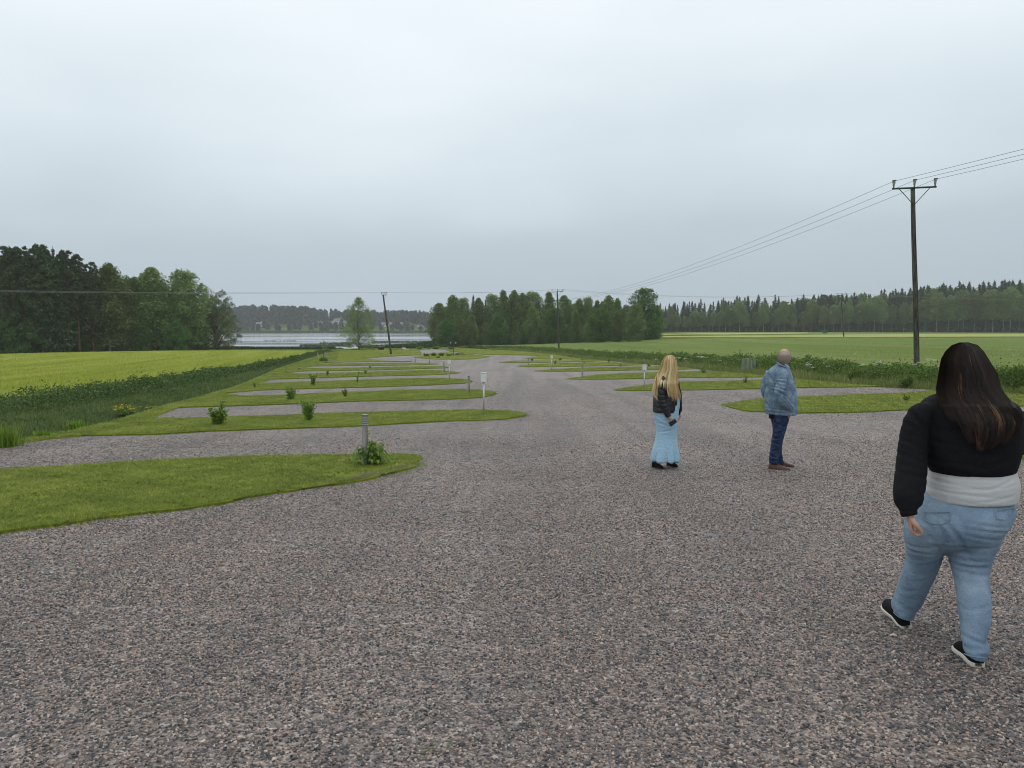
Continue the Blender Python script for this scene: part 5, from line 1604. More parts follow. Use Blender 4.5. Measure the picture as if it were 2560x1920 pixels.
def hand_lump(wr, d, nrm, curl=.6, s=1.0, thumb_in=.5):
    """wrist, palm, four jointed fingers of different length and a thumb off the side of the palm"""
    d = np.array(d, float); d /= np.linalg.norm(d); n = np.array(nrm, float); n -= d * (n @ d); n /= np.linalg.norm(n)
    sd = np.cross(d, n)                       # towards the thumb
    wr = np.array(wr, float); parts = []
    def pt(a, b, c_=0.0):
        return wr + s * (d * a + sd * b + n * c_)
    pal = []
    for a, hw, th in ((-.05, .026, .020), (0, .028, .019), (.03, .036, .016), (.06, .041, .014), (.085, .040, .012), (.097, .035, .009)):
        ring = np.array([pt(a, hw * math.cos(t), th * math.sin(t) + .10 * curl * (a ** 2) * 3) for t in TH[::2]]); pal.append(ring)
    parts.append(skin_rings(pal))
    for b, L, r in ((.0315, .070, .0084), (.0105, .079, .0088), (-.0105, .073, .0084), (-.0310, .056, .0074)):
        ang = 0.0; p = pt(.088, b, .10 * curl * .023); row = [tuple(pt(.070, b, 0)) + (r * s, r * s), tuple(p) + (r * 1.05 * s, r * 1.05 * s)]
        for q, (fr, bd) in enumerate(((.45, 1.0), (.30, 1.35), (.25, .9))):
            ang += curl * bd * random.uniform(.92, 1.08)
            dd = d * math.cos(ang) + n * math.sin(ang) + sd * b * .8
            p = p + s * L * fr * dd
            row.append(tuple(p) + (r * s * (1 - .12 * (q + 1)),) * 2)
        parts.append(limb3(row, 3))
    a0 = pt(.022, .026, .006); a1 = pt(.052, .050, .014 + .01 * thumb_in); a2 = pt(.078, .052 - .012 * thumb_in, .026 + .012 * thumb_in); a3 = pt(.098, .046 - .022 * thumb_in, .032 + .016 * thumb_in)
    parts.append(limb3([tuple(a0) + (.014 * s, .014 * s), tuple(a1) + (.0125 * s,) * 2, tuple(a2) + (.0098 * s,) * 2, tuple(a3) + (.0072 * s,) * 2], 4))
    return parts
def build_body(parent, big, hands, mat, voxel):
    v, q, n = fuse(big, voxel, 3)
    G = Geo(); G.add(v, q, .5)
    for h in hands:
        v2, q2, _ = fuse(h, .0026, 2)
        G.add(v2, q2, .5)
    return G.build('body', mat, parent, True)
def shoe_parts(parent, heel, toe, w, mat_up, mat_sole, hgt=.085, sole_t=.030, low=True, name='shoe', up=(0, 0, 1), slim=False, shaft=0.0):
    """a shoe between heel and toe points on its sole: upper, sole and laces"""
    heel = np.array(heel, float); toe = np.array(toe, float)
    L = np.linalg.norm(toe - heel); d = (toe - heel) / L
    u = np.array(up, float); u -= d * (u @ d); u /= np.linalg.norm(u); sd = np.cross(d, u)
    S_ = np.array([0, .03, .12, .28, .45, .62, .78, .90, .97, 1.0])
    HW = np.array([.30, .52, .66, .66, .66, .86, .98, .88, .62, .30] if not slim else [.34, .56, .68, .66, .66, .82, .86, .68, .44, .20]) * w
    HT = np.array([.72, .92, 1.0, 1.02, .84, .66, .56, .48, .40, .26]) * hgt
    rings = []; sr = []
    for s_, hw, ht in zip(S_, HW, HT):
        c = heel + d * L * s_
        rings.append(np.array([c + sd * hw * .95 * math.cos(t) + u * (sole_t * .6 + (ht if math.sin(t) > 0 else .006) * math.sin(t)) for t in TH]))
        sr.append(np.array([c + sd * hw * 1.07 * np.sign(math.cos(t)) * abs(math.cos(t)) ** .6 + u * (sole_t * .5 + sole_t * .5 * np.sign(math.sin(t)) * abs(math.sin(t)) ** .4) for t in TH]))
    G = Geo(); G.addm(skin_rings(rings))
    if shaft:
        c = heel + d * L * .20
        G.addm(limb3([tuple(c + u * .03) + (w * .72, w * .80), tuple(c + u * (.10)) + (w * .74, w * .78), tuple(c + u * shaft) + (w * .80, w * .80)], 4))
    s_o = G.build(name, mat_up, parent, True)
    G = Geo(); G.addm(skin_rings(sr)); G.build('sole', mat_sole, s_o, True)
    if low:
        G = Geo()
        for k in range(4):
            c = heel + d * L * (.46 + .075 * k); h_ = sole_t * .6 + np.interp(.46 + .075 * k, S_, HT)
            G.addm(tube([tuple(c - sd * w * .36 + u * (h_ * .86)), tuple(c + u * (h_ + .004)), tuple(c + sd * w * .36 + u * (h_ * .86))], .004, 5))
        G.build('laces', MAT['dark_metal'], s_o)
    return s_o

skinm = M('skin')
_c = skinm.ramp(skinm.noise(skinm.pos(obj=True), 30, 3), [(.3, (.42, .235, .17)), (.7, (.52, .31, .23))])
MAT['skin'] = skinm.bsdf(_c, .5, .35)
def denim(name, a, b, c3, sc=5.0, seed=0.0):
    m = M(name)
    p = m.pos(obj=True)
    f = m.noise(p, sc, 5, .6)
    g = m.noise(m.pos((260, 260, 40), obj=True), 1.0, 2, .6)
    x = m.math('MULTIPLY_ADD', g, .30, m.math('MULTIPLY', f, .72))
    col = m.ramp(x, [(.36, a), (.52, b), (.68, c3)])
    n = m.bump(g, .25, .002)
    n = m.bump(m.noise(m.pos((14, 14, 30), obj=True), 1.0, 3, .55), .45, .02, n)
    return m.bsdf(col, .85, .15, n)
MAT['light_jeans'] = denim('washed_denim', (.135, .20, .275), (.20, .28, .37), (.30, .385, .47))
MAT['jacket_denim'] = denim('jacket_denim', (.10, .155, .215), (.17, .245, .32), (.31, .40, .475), 9)
MAT['dark_jeans'] = denim('dark_denim', (.012, .022, .052), (.024, .042, .09), (.05, .085, .16), 9)
def knit(name, col, fine=140, amp=.3, rough=.9, spec=.12, tone=.25):
    m = M(name)
    f = m.noise(m.pos((fine, fine, fine), obj=True), 1.0, 2, .5)
    c = m.ramp(f, [(.3, tuple(x * (1 - tone) for x in col)), (.7, tuple(min(1, x * (1 + tone)) for x in col))])
    n = m.bump(f, .3, .002)
    n = m.bump(m.noise(m.pos((9, 9, 16), obj=True), 1.0, 3, .5), amp, .03, n)
    return m.bsdf(c, rough, spec, n)
MAT['black_knit'] = knit('black_knit', (.010, .010, .012))
MAT['white_cotton'] = knit('white_cotton', (.52, .53, .53), 260, .25, .85, .2, .05)
MAT['leather'] = knit('black_leather', (.013, .013, .015), 60, .35, .45, .45)
MAT['black_suede'] = knit('black_suede', (.010, .010, .011), 90, .2)
MAT['brown_leather'] = knit('brown_leather', (.085, .035, .022), 50, .3, .4, .45)
MAT['rubber_white'] = plain('offwhite_rubber', (.62, .58, .50), .6, .3, 0, .1)
MAT['rubber_dark'] = plain('dark_rubber', (.03, .026, .024), .6, .3)
def lace_mat():
    m = M('blue_lace')
    p = m.pos(obj=True)
    v = m.n('ShaderNodeTexVoronoi'); v.inputs['Scale'].default_value = 34; m.l(p, v.inputs['Vector'])
    sp = m.n('ShaderNodeSeparateXYZ'); m.l(p, sp.inputs[0])
    f2 = m.noise(m.pos((60, 60, 60), obj=True), 1.0, 2, .6)
    pat = m.ramp(m.math('MULTIPLY_ADD', f2, .25, v.outputs['Distance']), [(.30, (1, 1, 1)), (.48, (0, 0, 0))])
    low = m.ramp(sp.outputs['Z'], [(.02, (1, 1, 1)), (.42, (.18, .18, .18))])
    k = m.mix(1, pat, low, 'MULTIPLY')
    c = m.mix(k, (.36, .55, .70), (.12, .24, .36))
    return m.bsdf(c, .8, .2, m.bump(v.outputs['Distance'], .5, .01))
MAT['lace'] = lace_mat()
def hair_mat(name, stops, rough=.5):
    m = M(name)
    c = m.ramp(m.attr('rnd'), stops)
    return m.bsdf(c, rough, .22)
MAT['brown_hair'] = hair_mat('brown_hair', [(0, (.009, .006, .005)), (.5, (.018, .011, .008)), (.78, (.040, .021, .013)), (.93, (.095, .047, .024)), (1, (.20, .105, .05))])
MAT['blonde_hair'] = hair_mat('blonde_hair', [(0, (.24, .15, .06)), (.35, (.46, .32, .14)), (.7, (.66, .50, .26)), (1, (.80, .68, .42))])
MAT['grey_hair'] = hair_mat('grey_hair', [(0, (.19, .142, .112)), (.5, (.35, .278, .228)), (1, (.58, .50, .435))], .6)

def strands(paths, r0, rnd, G):
    """hair strands: (n,k,3) centre lines as tapering three-sided fibres"""
    n, k, _ = paths.shape
    t = np.gradient(paths, axis=1); t /= np.linalg.norm(t, axis=2)[:, :, None] + 1e-9
    a = np.cross(t, np.array([.2, 1.0, .1])); a /= np.linalg.norm(a, axis=2)[:, :, None] + 1e-9
    b = np.cross(t, a)
    taper = np.interp(np.linspace(0, 1, k), [0, .1, .75, 1], [.8, 1, .85, .12])[None, :, None]
    r = np.asarray(r0).reshape(-1, 1, 1) * taper
    V = []
    for q in range(3):
        th = 2 * math.pi * q / 3 + .5
        V.append(paths + (a * math.cos(th) + b * math.sin(th)) * r)
    V = np.stack(V, 2)                         # n,k,3,3
    idx = np.arange(n * k * 3).reshape(n, k, 3)
    F = []
    for q in range(3):
        q2 = (q + 1) % 3
        F.append(np.stack([idx[:, :-1, q], idx[:, :-1, q2], idx[:, 1:, q2], idx[:, 1:, q]], -1).reshape(-1, 4))
    rr = np.repeat(rnd, k - 1)
    G.add(V.reshape(-1, 3), np.concatenate(F), np.tile(rr, 3))
def long_hair(parent, mat, PY, L, R, Yc, depth, back, n, nlock, py_end, wave, r0, seed, body_px, hi=.0, front=.35, mass=.72):
    """long hair falling from the crown; L and R are the outline of the hair mass at heights PY"""
    rs = np.random.default_rng(seed)
    PY = np.array(PY, float); L = np.array(L, float); R = np.array(R, float)
    lock = rs.integers(0, nlock, n)
    lu = np.sort(rs.uniform(-1, 1, nlock)); lu[0] = -1; lu[-1] = 1
    lend = rs.uniform(0, 1, nlock); lph = rs.uniform(0, 6.28, nlock); lcol = rs.normal(.45, .22, nlock); ldep = rs.uniform(0, 1, nlock)
    u = np.clip(lu[lock] + rs.normal(0, .045, n), -1.03, 1.03)
    lfr = rs.uniform(5.5, 10.5, nlock); lam = rs.uniform(.4, 1.5, nlock)
    k = 22
    c0 = W((L[5] + R[5]) / 2, PY[5], Yc); ca = c0.y / math.hypot(c0.x, c0.y); sa = c0.x / math.hypot(c0.x, c0.y)
    x0 = (L[5] + R[5]) / 2
    P_ = np.zeros((n, k, 3))
    isf = rs.uniform(0, 1, n) < front            # strands on the far side of the head
    for i in range(n):
        e0, e1 = py_end(u[i])
        end = e0 + (e1 - e0) * np.clip(lend[lock[i]] * .75 + rs.uniform(0, .3), 0, 1)
        py = PY[0] + rs.uniform(-1, 2) + (end - PY[0]) * np.linspace(0, 1, k) ** 1.15
        s = (py - PY[0]) / (PY[-1] - PY[0])
        l = np.interp(py, PY, L); r = np.interp(py, PY, R)
        uu = u[i] * (1 + .03 * np.sin(4 * s + lph[lock[i]]))
        x = (l + r) / 2 + (r - l) / 2 * uu
        x = x + wave * lam[lock[i]] * (s ** 1.2) * np.sin(lfr[lock[i]] * s + lph[lock[i]] + rs.normal(0, .3)) * (F_PX / Yc)
        hy = depth * np.sqrt(np.clip(1 - u[i] ** 2, 0, 1)) * np.clip(np.interp(py, PY[:5], [.05, .55, .85, 1, 1]), 0, 1)
        yb = back(x, py)
        if isf[i]:
            Y = Yc + hy * .95
            x = x
        else:
            Y = np.minimum(Yc - hy, yb - .004)
            Y[0] = Yc - hy[0]
            # ease between head and back
            Y = np.convolve(np.pad(Y, 6, mode='edge'), np.hanning(15)[1:-1] / np.hanning(15).sum(), 'valid')
            Y = np.minimum(Y, yb) - .016 * ldep[lock[i]] - .006 * np.sin(6 * s + lph[lock[i]]) * s
        Y = Y - (x - x0) / F_PX * Yc * ca * sa
        for q in range(k):
            P_[i, q] = W(x[q], py[q], Y[q])
    rnd = np.clip(lcol[lock] + rs.normal(0, .13, n) + hi, 0, 1)
    G = Geo()
    strands(P_, r0 * rs.uniform(.7, 1.25, n), rnd, G)
    # the closed mass beneath the loose strands
    rows = []
    for py in np.linspace(PY[0] + 3, PY[0] + mass * (PY[-1] - PY[0]), 12):
        l = np.interp(py, PY, L); r = np.interp(py, PY, R); m_ = (l + r) / 2; w_ = (r - l) / 2 * .90
        f = float(np.interp(py, PY[:5], [.10, .55, .85, 1, 1]))
        neck = np.clip((py - PY[4]) / (PY[-1] - PY[4]), 0, 1)
        yb = min(float(back(np.array([m_ + q * w_]), np.array([py]))[0]) for q in (-.4, 0, .4))
        dd = max(.02, depth * f * (1 - neck) * .76 + .016 * neck)
        Yr = min(Yc * (1 - neck) + (yb + .050) * neck if yb < Yc + 5 else Yc, Yc)
        rows.append((m_ - w_ * (1 - .25 * neck), m_ + w_ * (1 - .25 * neck), py, Yr - (m_ - x0) / F_PX * Yc * ca * sa, dd))
    G.addm(trunk_rings(rows, 3), .18)
    return G.build('hair', MAT[mat], parent, False)

# ---------------------------------------------------------------- dark-haired woman walking away, close to the viewer
YA = 3.95
heelR = P(2446, 1677); heelL = P(2264, 1579)
pA = thing('person', 'dark-haired woman in black sweater and pale blue jeans, walking away at the right edge', 'person', (W(2400, 1600, YA).x, YA, tz(W(2400, 1600, YA).x, YA)))
def child_of(o_root):
    """parts are modelled in place: keep them there under the Empty at the feet"""
    inv = Matrix.Translation(-o_root.location)
    for c in o_root.children:
        c.data.transform(inv)
        for d_ in c.children:
            d_.data.transform(inv)
# sweater
swt = [trunk_rings([(2378, 2450, 976, YA - .02, .07), (2345, 2490, 984, YA - .02, .10), (2312, 2528, 998, YA - .02, .135), (2292, 2552, 1018, YA - .02, .16), (2284, 2560, 1060, YA - .02, .185), (2286, 2558, 1110, YA - .02, .20), (2291, 2551, 1140, YA - .02, .205), (2298, 2546, 1158, YA - .02, .210), (2314, 2541, 1172, YA - .02, .208), (2318, 2538, 1178, YA - .02, .203, -10)], 6, 2.2),
       limb([(2328, 1032, YA, .05), (2304, 1036, YA - .01, .075), (2289, 1075, YA - .02, .082), (2281, 1130, YA - .05, .084), (2277, 1185, YA - .10, .088), (2272, 1228, YA - .15, .086), (2270, 1256, YA - .19, .075), (2271, 1272, YA - .21, .052), (2273, 1287, YA - .22, .040)]),
       limb([(2512, 1046, YA, .04), (2545, 1050, YA - .01, .066), (2575, 1070, YA - .01, .080), (2592, 1092, YA + .04, .078), (2580, 1112, YA + .16, .066), (2545, 1120, YA + .28, .05), (2520, 1122, YA + .33, .04)])]
def f_swt(v):
    d = np.zeros(len(v))
    e = W(2277, 1185, YA - .1); s = W(2310, 1045, YA - .15); b = W(2420, 1165, YA - .2)
    for k, (dx, dz, am, an) in enumerate(((0, .16, .006, .5), (.01, .08, .007, .35), (0, 0, .008, .2), (.01, -.09, .008, -.1), (0, -.16, .009, -.25), (.02, .24, .005, .6))):
        d += crease(v, (e.x + dx, e.y, e.z + dz), (math.sin(an), 0, math.cos(an)), .013, am, .10)
    for dx, dz, am, an in ((.0, 0, .007, .15), (-.12, .01, .006, .4), (.14, .02, .007, -.35), (.05, .06, .006, .05), (-.06, .10, .006, .25), (.16, .12, .006, -.6), (-.15, .16, .006, .8), (.0, .17, .005, -.1)):
        d += crease(v, (b.x + dx, b.y, b.z + dz), (math.sin(an), 0, math.cos(an)), .014, am * 1.2, .12)
    d += crease(v, (s.x, s.y, s.z), (.8, 0, .6), .014, .009, .10) + crease(v, (s.x + .03, s.y, s.z - .06), (.9, 0, .4), .014, .008, .10)
    return d * .45
cloth('sweater', swt, .0085, MAT['black_knit'], pA, f_swt)
# ribbed cuff and hem bands
G = Geo(); G.addm(limb([(2271, 1275, YA - .212, .045), (2272, 1282, YA - .216, .046), (2274, 1289, YA - .22, .043)])); G.build('cuff', MAT['black_knit'], pA, True)
# white shirt hanging below the sweater
sh = [trunk_rings([(2322, 2536, 1145, YA - .02, .185), (2318, 2544, 1178, YA - .02, .205), (2311, 2551, 1204, YA - .02, .220, -4), (2306, 2550, 1226, YA - .02, .226, -6), (2303, 2547, 1241, YA - .02, .226, -9), (2304, 2546, 1246, YA - .02, .221, -9)], 6, 2.2)]
def f_sh(v):
    d = np.zeros(len(v)); c = W(2425, 1235, YA - .24)
    for dx, dz, am, an, R in ((-.10, .035, .006, .10, .16), (.08, .02, .006, -.12, .18), (-.02, -.015, .006, .02, .22), (.14, -.03, .005, -.22, .12), (-.17, -.03, .006, .28, .12), (.0, .065, .005, -.03, .2), (-.05, -.05, .004, .06, .2), (.18, .05, .006, -.35, .08)):
        d += crease(v, (c.x + dx, c.y, c.z + dz), (math.sin(an), 0, math.cos(an)), .008, am, R)
    hem = W(2425, 1241, YA - .02).z
    d += .003 * np.exp(-((v[:, 2] - hem - .012 + .035 * (v[:, 0] - c.x)) / .006) ** 2)
    return d * .55
cloth('shirt', sh, .0075, MAT['white_cotton'], pA, f_sh)
# jeans
jn = [trunk_rings([(2312, 2526, 1218, YA - .02, .160), (2300, 2534, 1242, YA - .03, .185), (2272, 2541, 1268, YA - .04, .215), (2254, 2530, 1296, YA - .045, .226), (2258, 2510, 1324, YA - .045, .210), (2270, 2492, 1352, YA - .04, .170), (2310, 2450, 1378, YA, .10)], 6, 2.25),
      trunk_rings([(2388, 2518, 1280, YA - .05, .15), (2376, 2520, 1305, YA - .05, .19), (2369, 2509, 1340, YA - .06, .195), (2366, 2490, 1380, YA - .07, .170), (2370, 2480, 1410, YA - .09, .136), (2380, 2476, 1443, YA - .13, .118), (2388, 2480, 1490, YA - .185, .112), (2394, 2481, 1540, YA - .235, .104), (2398, 2474, 1570, YA - .26, .097), (2401, 2468, 1592, YA - .275, .094), (2403, 2477, 1612, YA - .295, .104, 8), (2407, 2471, 1633, YA - .305, .108, 14)], 6, 2.1),
      trunk_rings([(2285, 2390, 1280, YA - .03, .13), (2262, 2390, 1305, YA - .02, .17), (2256, 2383, 1335, YA, .175), (2261, 2365, 1370, YA + .04, .155), (2262, 2354, 1400, YA + .075, .135, 6), (2252, 2340, 1435, YA + .11, .118, 8), (2241, 2322, 1470, YA + .145, .105, 8), (2231, 2306, 1505, YA + .18, .098, 10), (2226, 2294, 1514, YA + .195, .100, 16), (2227, 2284, 1532, YA + .205, .104, 24)], 6, 2.1)]
def f_jn(v):
    d = np.zeros(len(v))
    def cz(px, py, Y, an, sig, am, R, b=0.0):
        p = W(px, py, Y)
        return crease(v, p, (math.sin(an), 0, math.cos(an)), sig, am, R, b)
    B = YA - .24
    for a in ((2470, 1312, B, .10, .009, .009, .12), (2475, 1326, B, .12, .008, .008, .13), (2462, 1345, B, .16, .009, .009, .12), (2440, 1372, B, -.02, .010, .006, .12), (2425, 1404, B + .02, -.06, .010, .010, .11, .8), (2430, 1421, B + .02, -.05, .010, .011, .11, .9), (2440, 1437, B + .03, .12, .010, .008, .10),
              (2310, 1386, B + .04, -.28, .011, .010, .12, .8), (2300, 1402, B + .06, -.20, .010, .011, .12, .9), (2330, 1372, B + .04, -.1, .010, .006, .10), (2345, 1355, B, .9, .010, .006, .08), (2290, 1425, B + .1, -.3, .010, .006, .10), (2392, 1345, B + .02, .95, .012, .012, .10), (2372, 1380, B + .03, 1.25, .012, .012, .09),
              (2440, 1602, B - .10, .30, .010, .010, .07), (2430, 1622, B - .12, -.15, .010, .009, .07), (2460, 1640, B - .12, .4, .010, .009, .06), (2432, 1470, B - .05, .2, .012, .005, .10), (2440, 1530, B - .08, -.2, .012, .005, .1), (2262, 1520, B + .25, .5, .010, .008, .07), (2275, 1500, B + .22, -.5, .012, .006, .07), (2255, 1470, B + .2, .6, .012, .006, .08)):
        d += cz(*a)
    # seat seam
    p = W(2405, 1310, B); d += -.010 * np.exp(-(((v[:, 0] - p.x) + .22 * (v[:, 2] - p.z)) / .012) ** 2) * np.exp(-((v[:, 2] - p.z) / .09) ** 2) * (v[:, 1] < YA - .08)
    return d * .5
J = cloth('jeans', jn, .0075, MAT['light_jeans'], pA, f_jn)
# seat pockets as stitched patches standing proud of the cloth
jv = np.array([tuple(v.co) for v in J.data.vertices]); jn_ = np.array([tuple(v.normal) for v in J.data.vertices])
def on_back(px, py, proud):
    """the point of the jeans seen at a pixel, pushed out a little"""
    best = None
    d = ray(px, py); dn = np.array(d) / d.length
    o_ = np.array([0, 0, CAM_Z]); q = jv - o_; t = q @ dn
    dist = np.linalg.norm(q - np.outer(t, dn), axis=1)
    c = np.where(dist < .012)[0]
    i = c[np.argmin(t[c])] if len(c) else np.argmin(dist)
    p = o_ + dn * t[i]
    return p - np.array([0, 1, 0]) * proud
for poly in ([(2308, 1281), (2376, 1280), (2374, 1302), (2350, 1311), (2330, 1309), (2310, 1299)], [(2488, 1276), (2541, 1268), (2533, 1290), (2513, 1299), (2492, 1297)]):
    G = Geo(); pts = []
    for i in range(len(poly)):
        a, b = np.array(poly[i], float), np.array(poly[(i + 1) % len(poly)], float)
        for s in np.linspace(0, 1, 7, endpoint=False):
            pts.append(on_back(*(a + (b - a) * s), .002))
    pts.append(pts[0])
    G.addm(tube(pts, .0024, 5, caps=False)); G.build('pocket_stitching', MAT['light_jeans'], pA)
# legs' outer seam and hems
for rows in ([(2410, 1640), (2425, 1646), (2445, 1650), (2465, 1651)], [(2233, 1536), (2245, 1547), (2260, 1554), (2276, 1557)]):
    pts = [on_back(x, y - 6, .001) for x, y in dense(rows, 4)]
    G = Geo(); G.addm(tube(pts, .0026, 5)); G.build('hem_stitching', MAT['light_jeans'], pA)
# shoes
hR = np.array(heelR) + [.0, .0, .007]
tR = np.array(P(2398, 1625)) + [0.0, .0, .007]
tR = hR + (tR - hR) / np.linalg.norm(tR - hR) * .245
shoe_parts(pA, hR, tR, .056, MAT['black_suede'], MAT['rubber_white'], .085, .034)
hL = np.array(P(2268, 1579)) + [.0, .0, .006]
tL = np.array(W(2200, 1490, 4.46)); tL = hL + (tL - hL) / np.linalg.norm(tL - hL) * .265
shoe_parts(pA, hL, tL, .054, MAT['black_suede'], MAT['rubber_white'], .085, .032, up=(-.25, -.1, 1))
# head, neck, trunk, limbs and hands
hc = np.array(W(2409, 923, YA - .01))
hp, fwA, rtA = head_lump(hc, (-.1, 1.0), s=.93)
body = hp + [limb([(2414, 950, YA - .02, .052), (2414, 985, YA - .02, .06), (2414, 1010, YA - .02, .09)]),
             trunk_rings([(2345, 2485, 1010, YA - .01, .07), (2325, 2515, 1040, YA - .02, .11), (2322, 2522, 1100, YA - .02, .14), (2335, 2515, 1160, YA - .02, .15), (2335, 2510, 1240, YA - .02, .15), (2305, 2500, 1310, YA - .03, .16), (2320, 2460, 1370, YA - .02, .10)]),
             limb([(2330, 1048, YA, .04), (2294, 1085, YA - .02, .045), (2280, 1170, YA - .09, .042), (2272, 1250, YA - .18, .034), (2274, 1292, YA - .22, .026)]),
             limb([(2510, 1048, YA, .04), (2572, 1072, YA - .01, .045), (2588, 1095, YA + .05, .045), (2570, 1113, YA + .18, .036), (2520, 1122, YA + .34, .026)]),
             limb([(2430, 1330, YA - .05, .10), (2425, 1420, YA - .11, .075), (2434, 1520, YA - .22, .055), (2440, 1618, YA - .28, .034)]),
             limb([(2320, 1330, YA, .10), (2306, 1405, YA + .08, .072), (2280, 1480, YA + .16, .055), (2264, 1530, YA + .21, .036)])]
wL = np.array(W(2275, 1285, YA - .22)); wRt = np.array(W(2520, 1122, YA + .34))
build_body(pA, body, [hand_lump(wL, (.10, -.02, -1), (.92, -.40, .10), .95, .95, .9), hand_lump(wRt, (-.8, .4, -.1), (0, .2, -1), .5, .92)], MAT['skin'], .0055)
for sg in (-1, 1):
    e = hc + fwA * .080 + rtA * sg * .031 + np.array([0, 0, .003])
    G = Geo(); G.addm(ball(e, .012)); G.build('eye', MAT['lens'], pA, True)
G = Geo(); rc = wL + np.array([.018, -.028, -.098]); 
def backA(x, py):
    Yb = YA - .02
    xc = 2422; rx = np.interp(py, [976, 998, 1018, 1060, 1110, 1150], [50, 108, 130, 138, 136, 130]); ry = np.interp(py, [976, 998, 1018, 1060, 1110, 1150], [.06, .13, .16, .185, .20, .207])
    y = Yb - .90 * ry * np.sqrt(np.clip(1 - ((x - xc) / rx) ** 2, .0, 1)) - .014
    ys = YA - .02 - (.085 * np.sqrt(np.clip(1 - ((x - 2551) / 48) ** 2, 0, 1)) + .03) * np.clip((py - 988) / 30, 0, 1)
    y = np.where(np.abs(x - 2551) < 48, np.minimum(y, ys), y)
    return np.where(py < 972, 9.0, y)
long_hair(pA, 'brown_hair', [856, 863, 878, 897, 937, 975, 1000, 1031, 1053, 1082, 1105, 1124], [2400, 2381, 2366, 2356, 2351, 2346, 2351, 2365, 2379, 2393, 2408, 2425], [2420, 2443, 2456, 2467, 2489, 2498, 2520, 2545, 2553, 2547, 2530, 2496],
          YA - .02, .112, backA, 9500, 260, lambda u: (1000, 1062) if u < -.75 else ((1052, 1112) if u < -.4 else ((1078, 1126) if u < .5 else (1050, 1118))), .016, .00092, 5, None, 0.0, .22, .70)
child_of(pA)

# ---------------------------------------------------------------- man in a denim jacket
qB = P(1944, 1176); YB = qB.y
kB = YB / 10.7
pB = thing('person', 'grey-haired balding man in a light denim jacket and dark jeans, hand in pocket', 'person', (W(1945, 1170, YB + .06).x, YB + .06, tz(W(1945, 1170, YB).x, YB + .06)))
Y0 = YB + .07
jk = [trunk_rings([(1947, 1970, 909, Y0, .06, 8), (1940, 1974, 914, Y0, .085, 6), (1925, 1975, 922, Y0, .13), (1917, 1979, 933, Y0, .15), (1914, 1986, 953, Y0, .165), (1912, 1992, 985, Y0, .175), (1911, 1993, 1012, Y0, .18), (1912, 1992.5, 1028, Y0, .178), (1913, 1992, 1036, Y0, .172)], 6, 2.4),
      limb([(1954, 926, Y0 - .09, .06), (1955, 940, Y0 - .17, .075), (1951, 965, Y0 - .22, .072), (1949, 986, Y0 - .24, .072), (1956, 1003, Y0 - .25, .070), (1968, 1014, Y0 - .23, .062), (1977, 1020, Y0 - .17, .052), (1980, 1022, Y0 - .13, .046)]),
      limb([(1926, 930, Y0 + .10, .07), (1917, 955, Y0 + .14, .075), (1914, 978, Y0 + .16, .07), (1925, 1000, Y0 + .22, .06), (1940, 1015, Y0 + .24, .05)])]
def f_jk(v):
    d = np.zeros(len(v))
    def cz(px, py, dy, an, sig, am, R, b=0.0):
        return crease(v, W(px, py, Y0 + dy), (math.sin(an), 0, math.cos(an)), sig, am, R, b)
    for a in ((1955, 985, -.26, .5, .014, .016, .10), (1960, 995, -.27, .75, .014, .016, .09), (1952, 972, -.26, .3, .013, .013, .09), (1968, 1006, -.26, .8, .012, .013, .08), (1974, 1014, -.24, .9, .012, .010, .07), (1951, 955, -.25, .15, .014, .010, .09),
              (1925, 975, -.12, 1.2, .016, .012, .14), (1932, 1000, -.15, 1.4, .016, .012, .14), (1920, 1010, -.1, 1.1, .014, .012, .12), (1935, 955, -.14, 1.1, .016, .010, .12), (1985, 975, -.12, -1.1, .016, .012, .14), (1984, 1005, -.1, -1.3, .016, .012, .12), (1940, 1024, -.17, .1, .012, .008, .14)):
        d += cz(*a)
    z = W(1950, 1029, Y0).z
    d += -.007 * np.exp(-((v[:, 2] - z) / .008) ** 2)          # waistband seam
    z = W(1950, 944, Y0).z
    d += -.005 * np.exp(-((v[:, 2] - z) / .007) ** 2) * (v[:, 0] < W(1945, 940, Y0).x)   # yoke seam
    return d * 1.25 + ripple(v, (12, 3, 17), .004, 2)
cloth('denim_jacket', jk, .009, MAT['jacket_denim'], pB, f_jk, 3)
G = Geo()
ring = dense([(1943, 906, Y0 - .035, .011), (1948, 911, Y0 - .085, .012), (1958, 916, Y0 - .10, .012), (1967, 920, Y0 - .095, .011), (1974, 927, Y0 - .05, .010)], 5)
G.addm(tube([W(a, b, c) for a, b, c, d_ in ring], [d_ * 1.1 for a, b, c, d_ in ring], 8)); G.build('collar', MAT['jacket_denim'], pB, True)
G = Geo(); G.addm(tube([W(1962, 911, Y0 - .075), W(1968, 915, Y0 - .08), W(1973, 921, Y0 - .06)], .010, 8)); G.build('shirt_collar', plain('pale_blue_cotton', (.45, .55, .68), .8), pB, True)
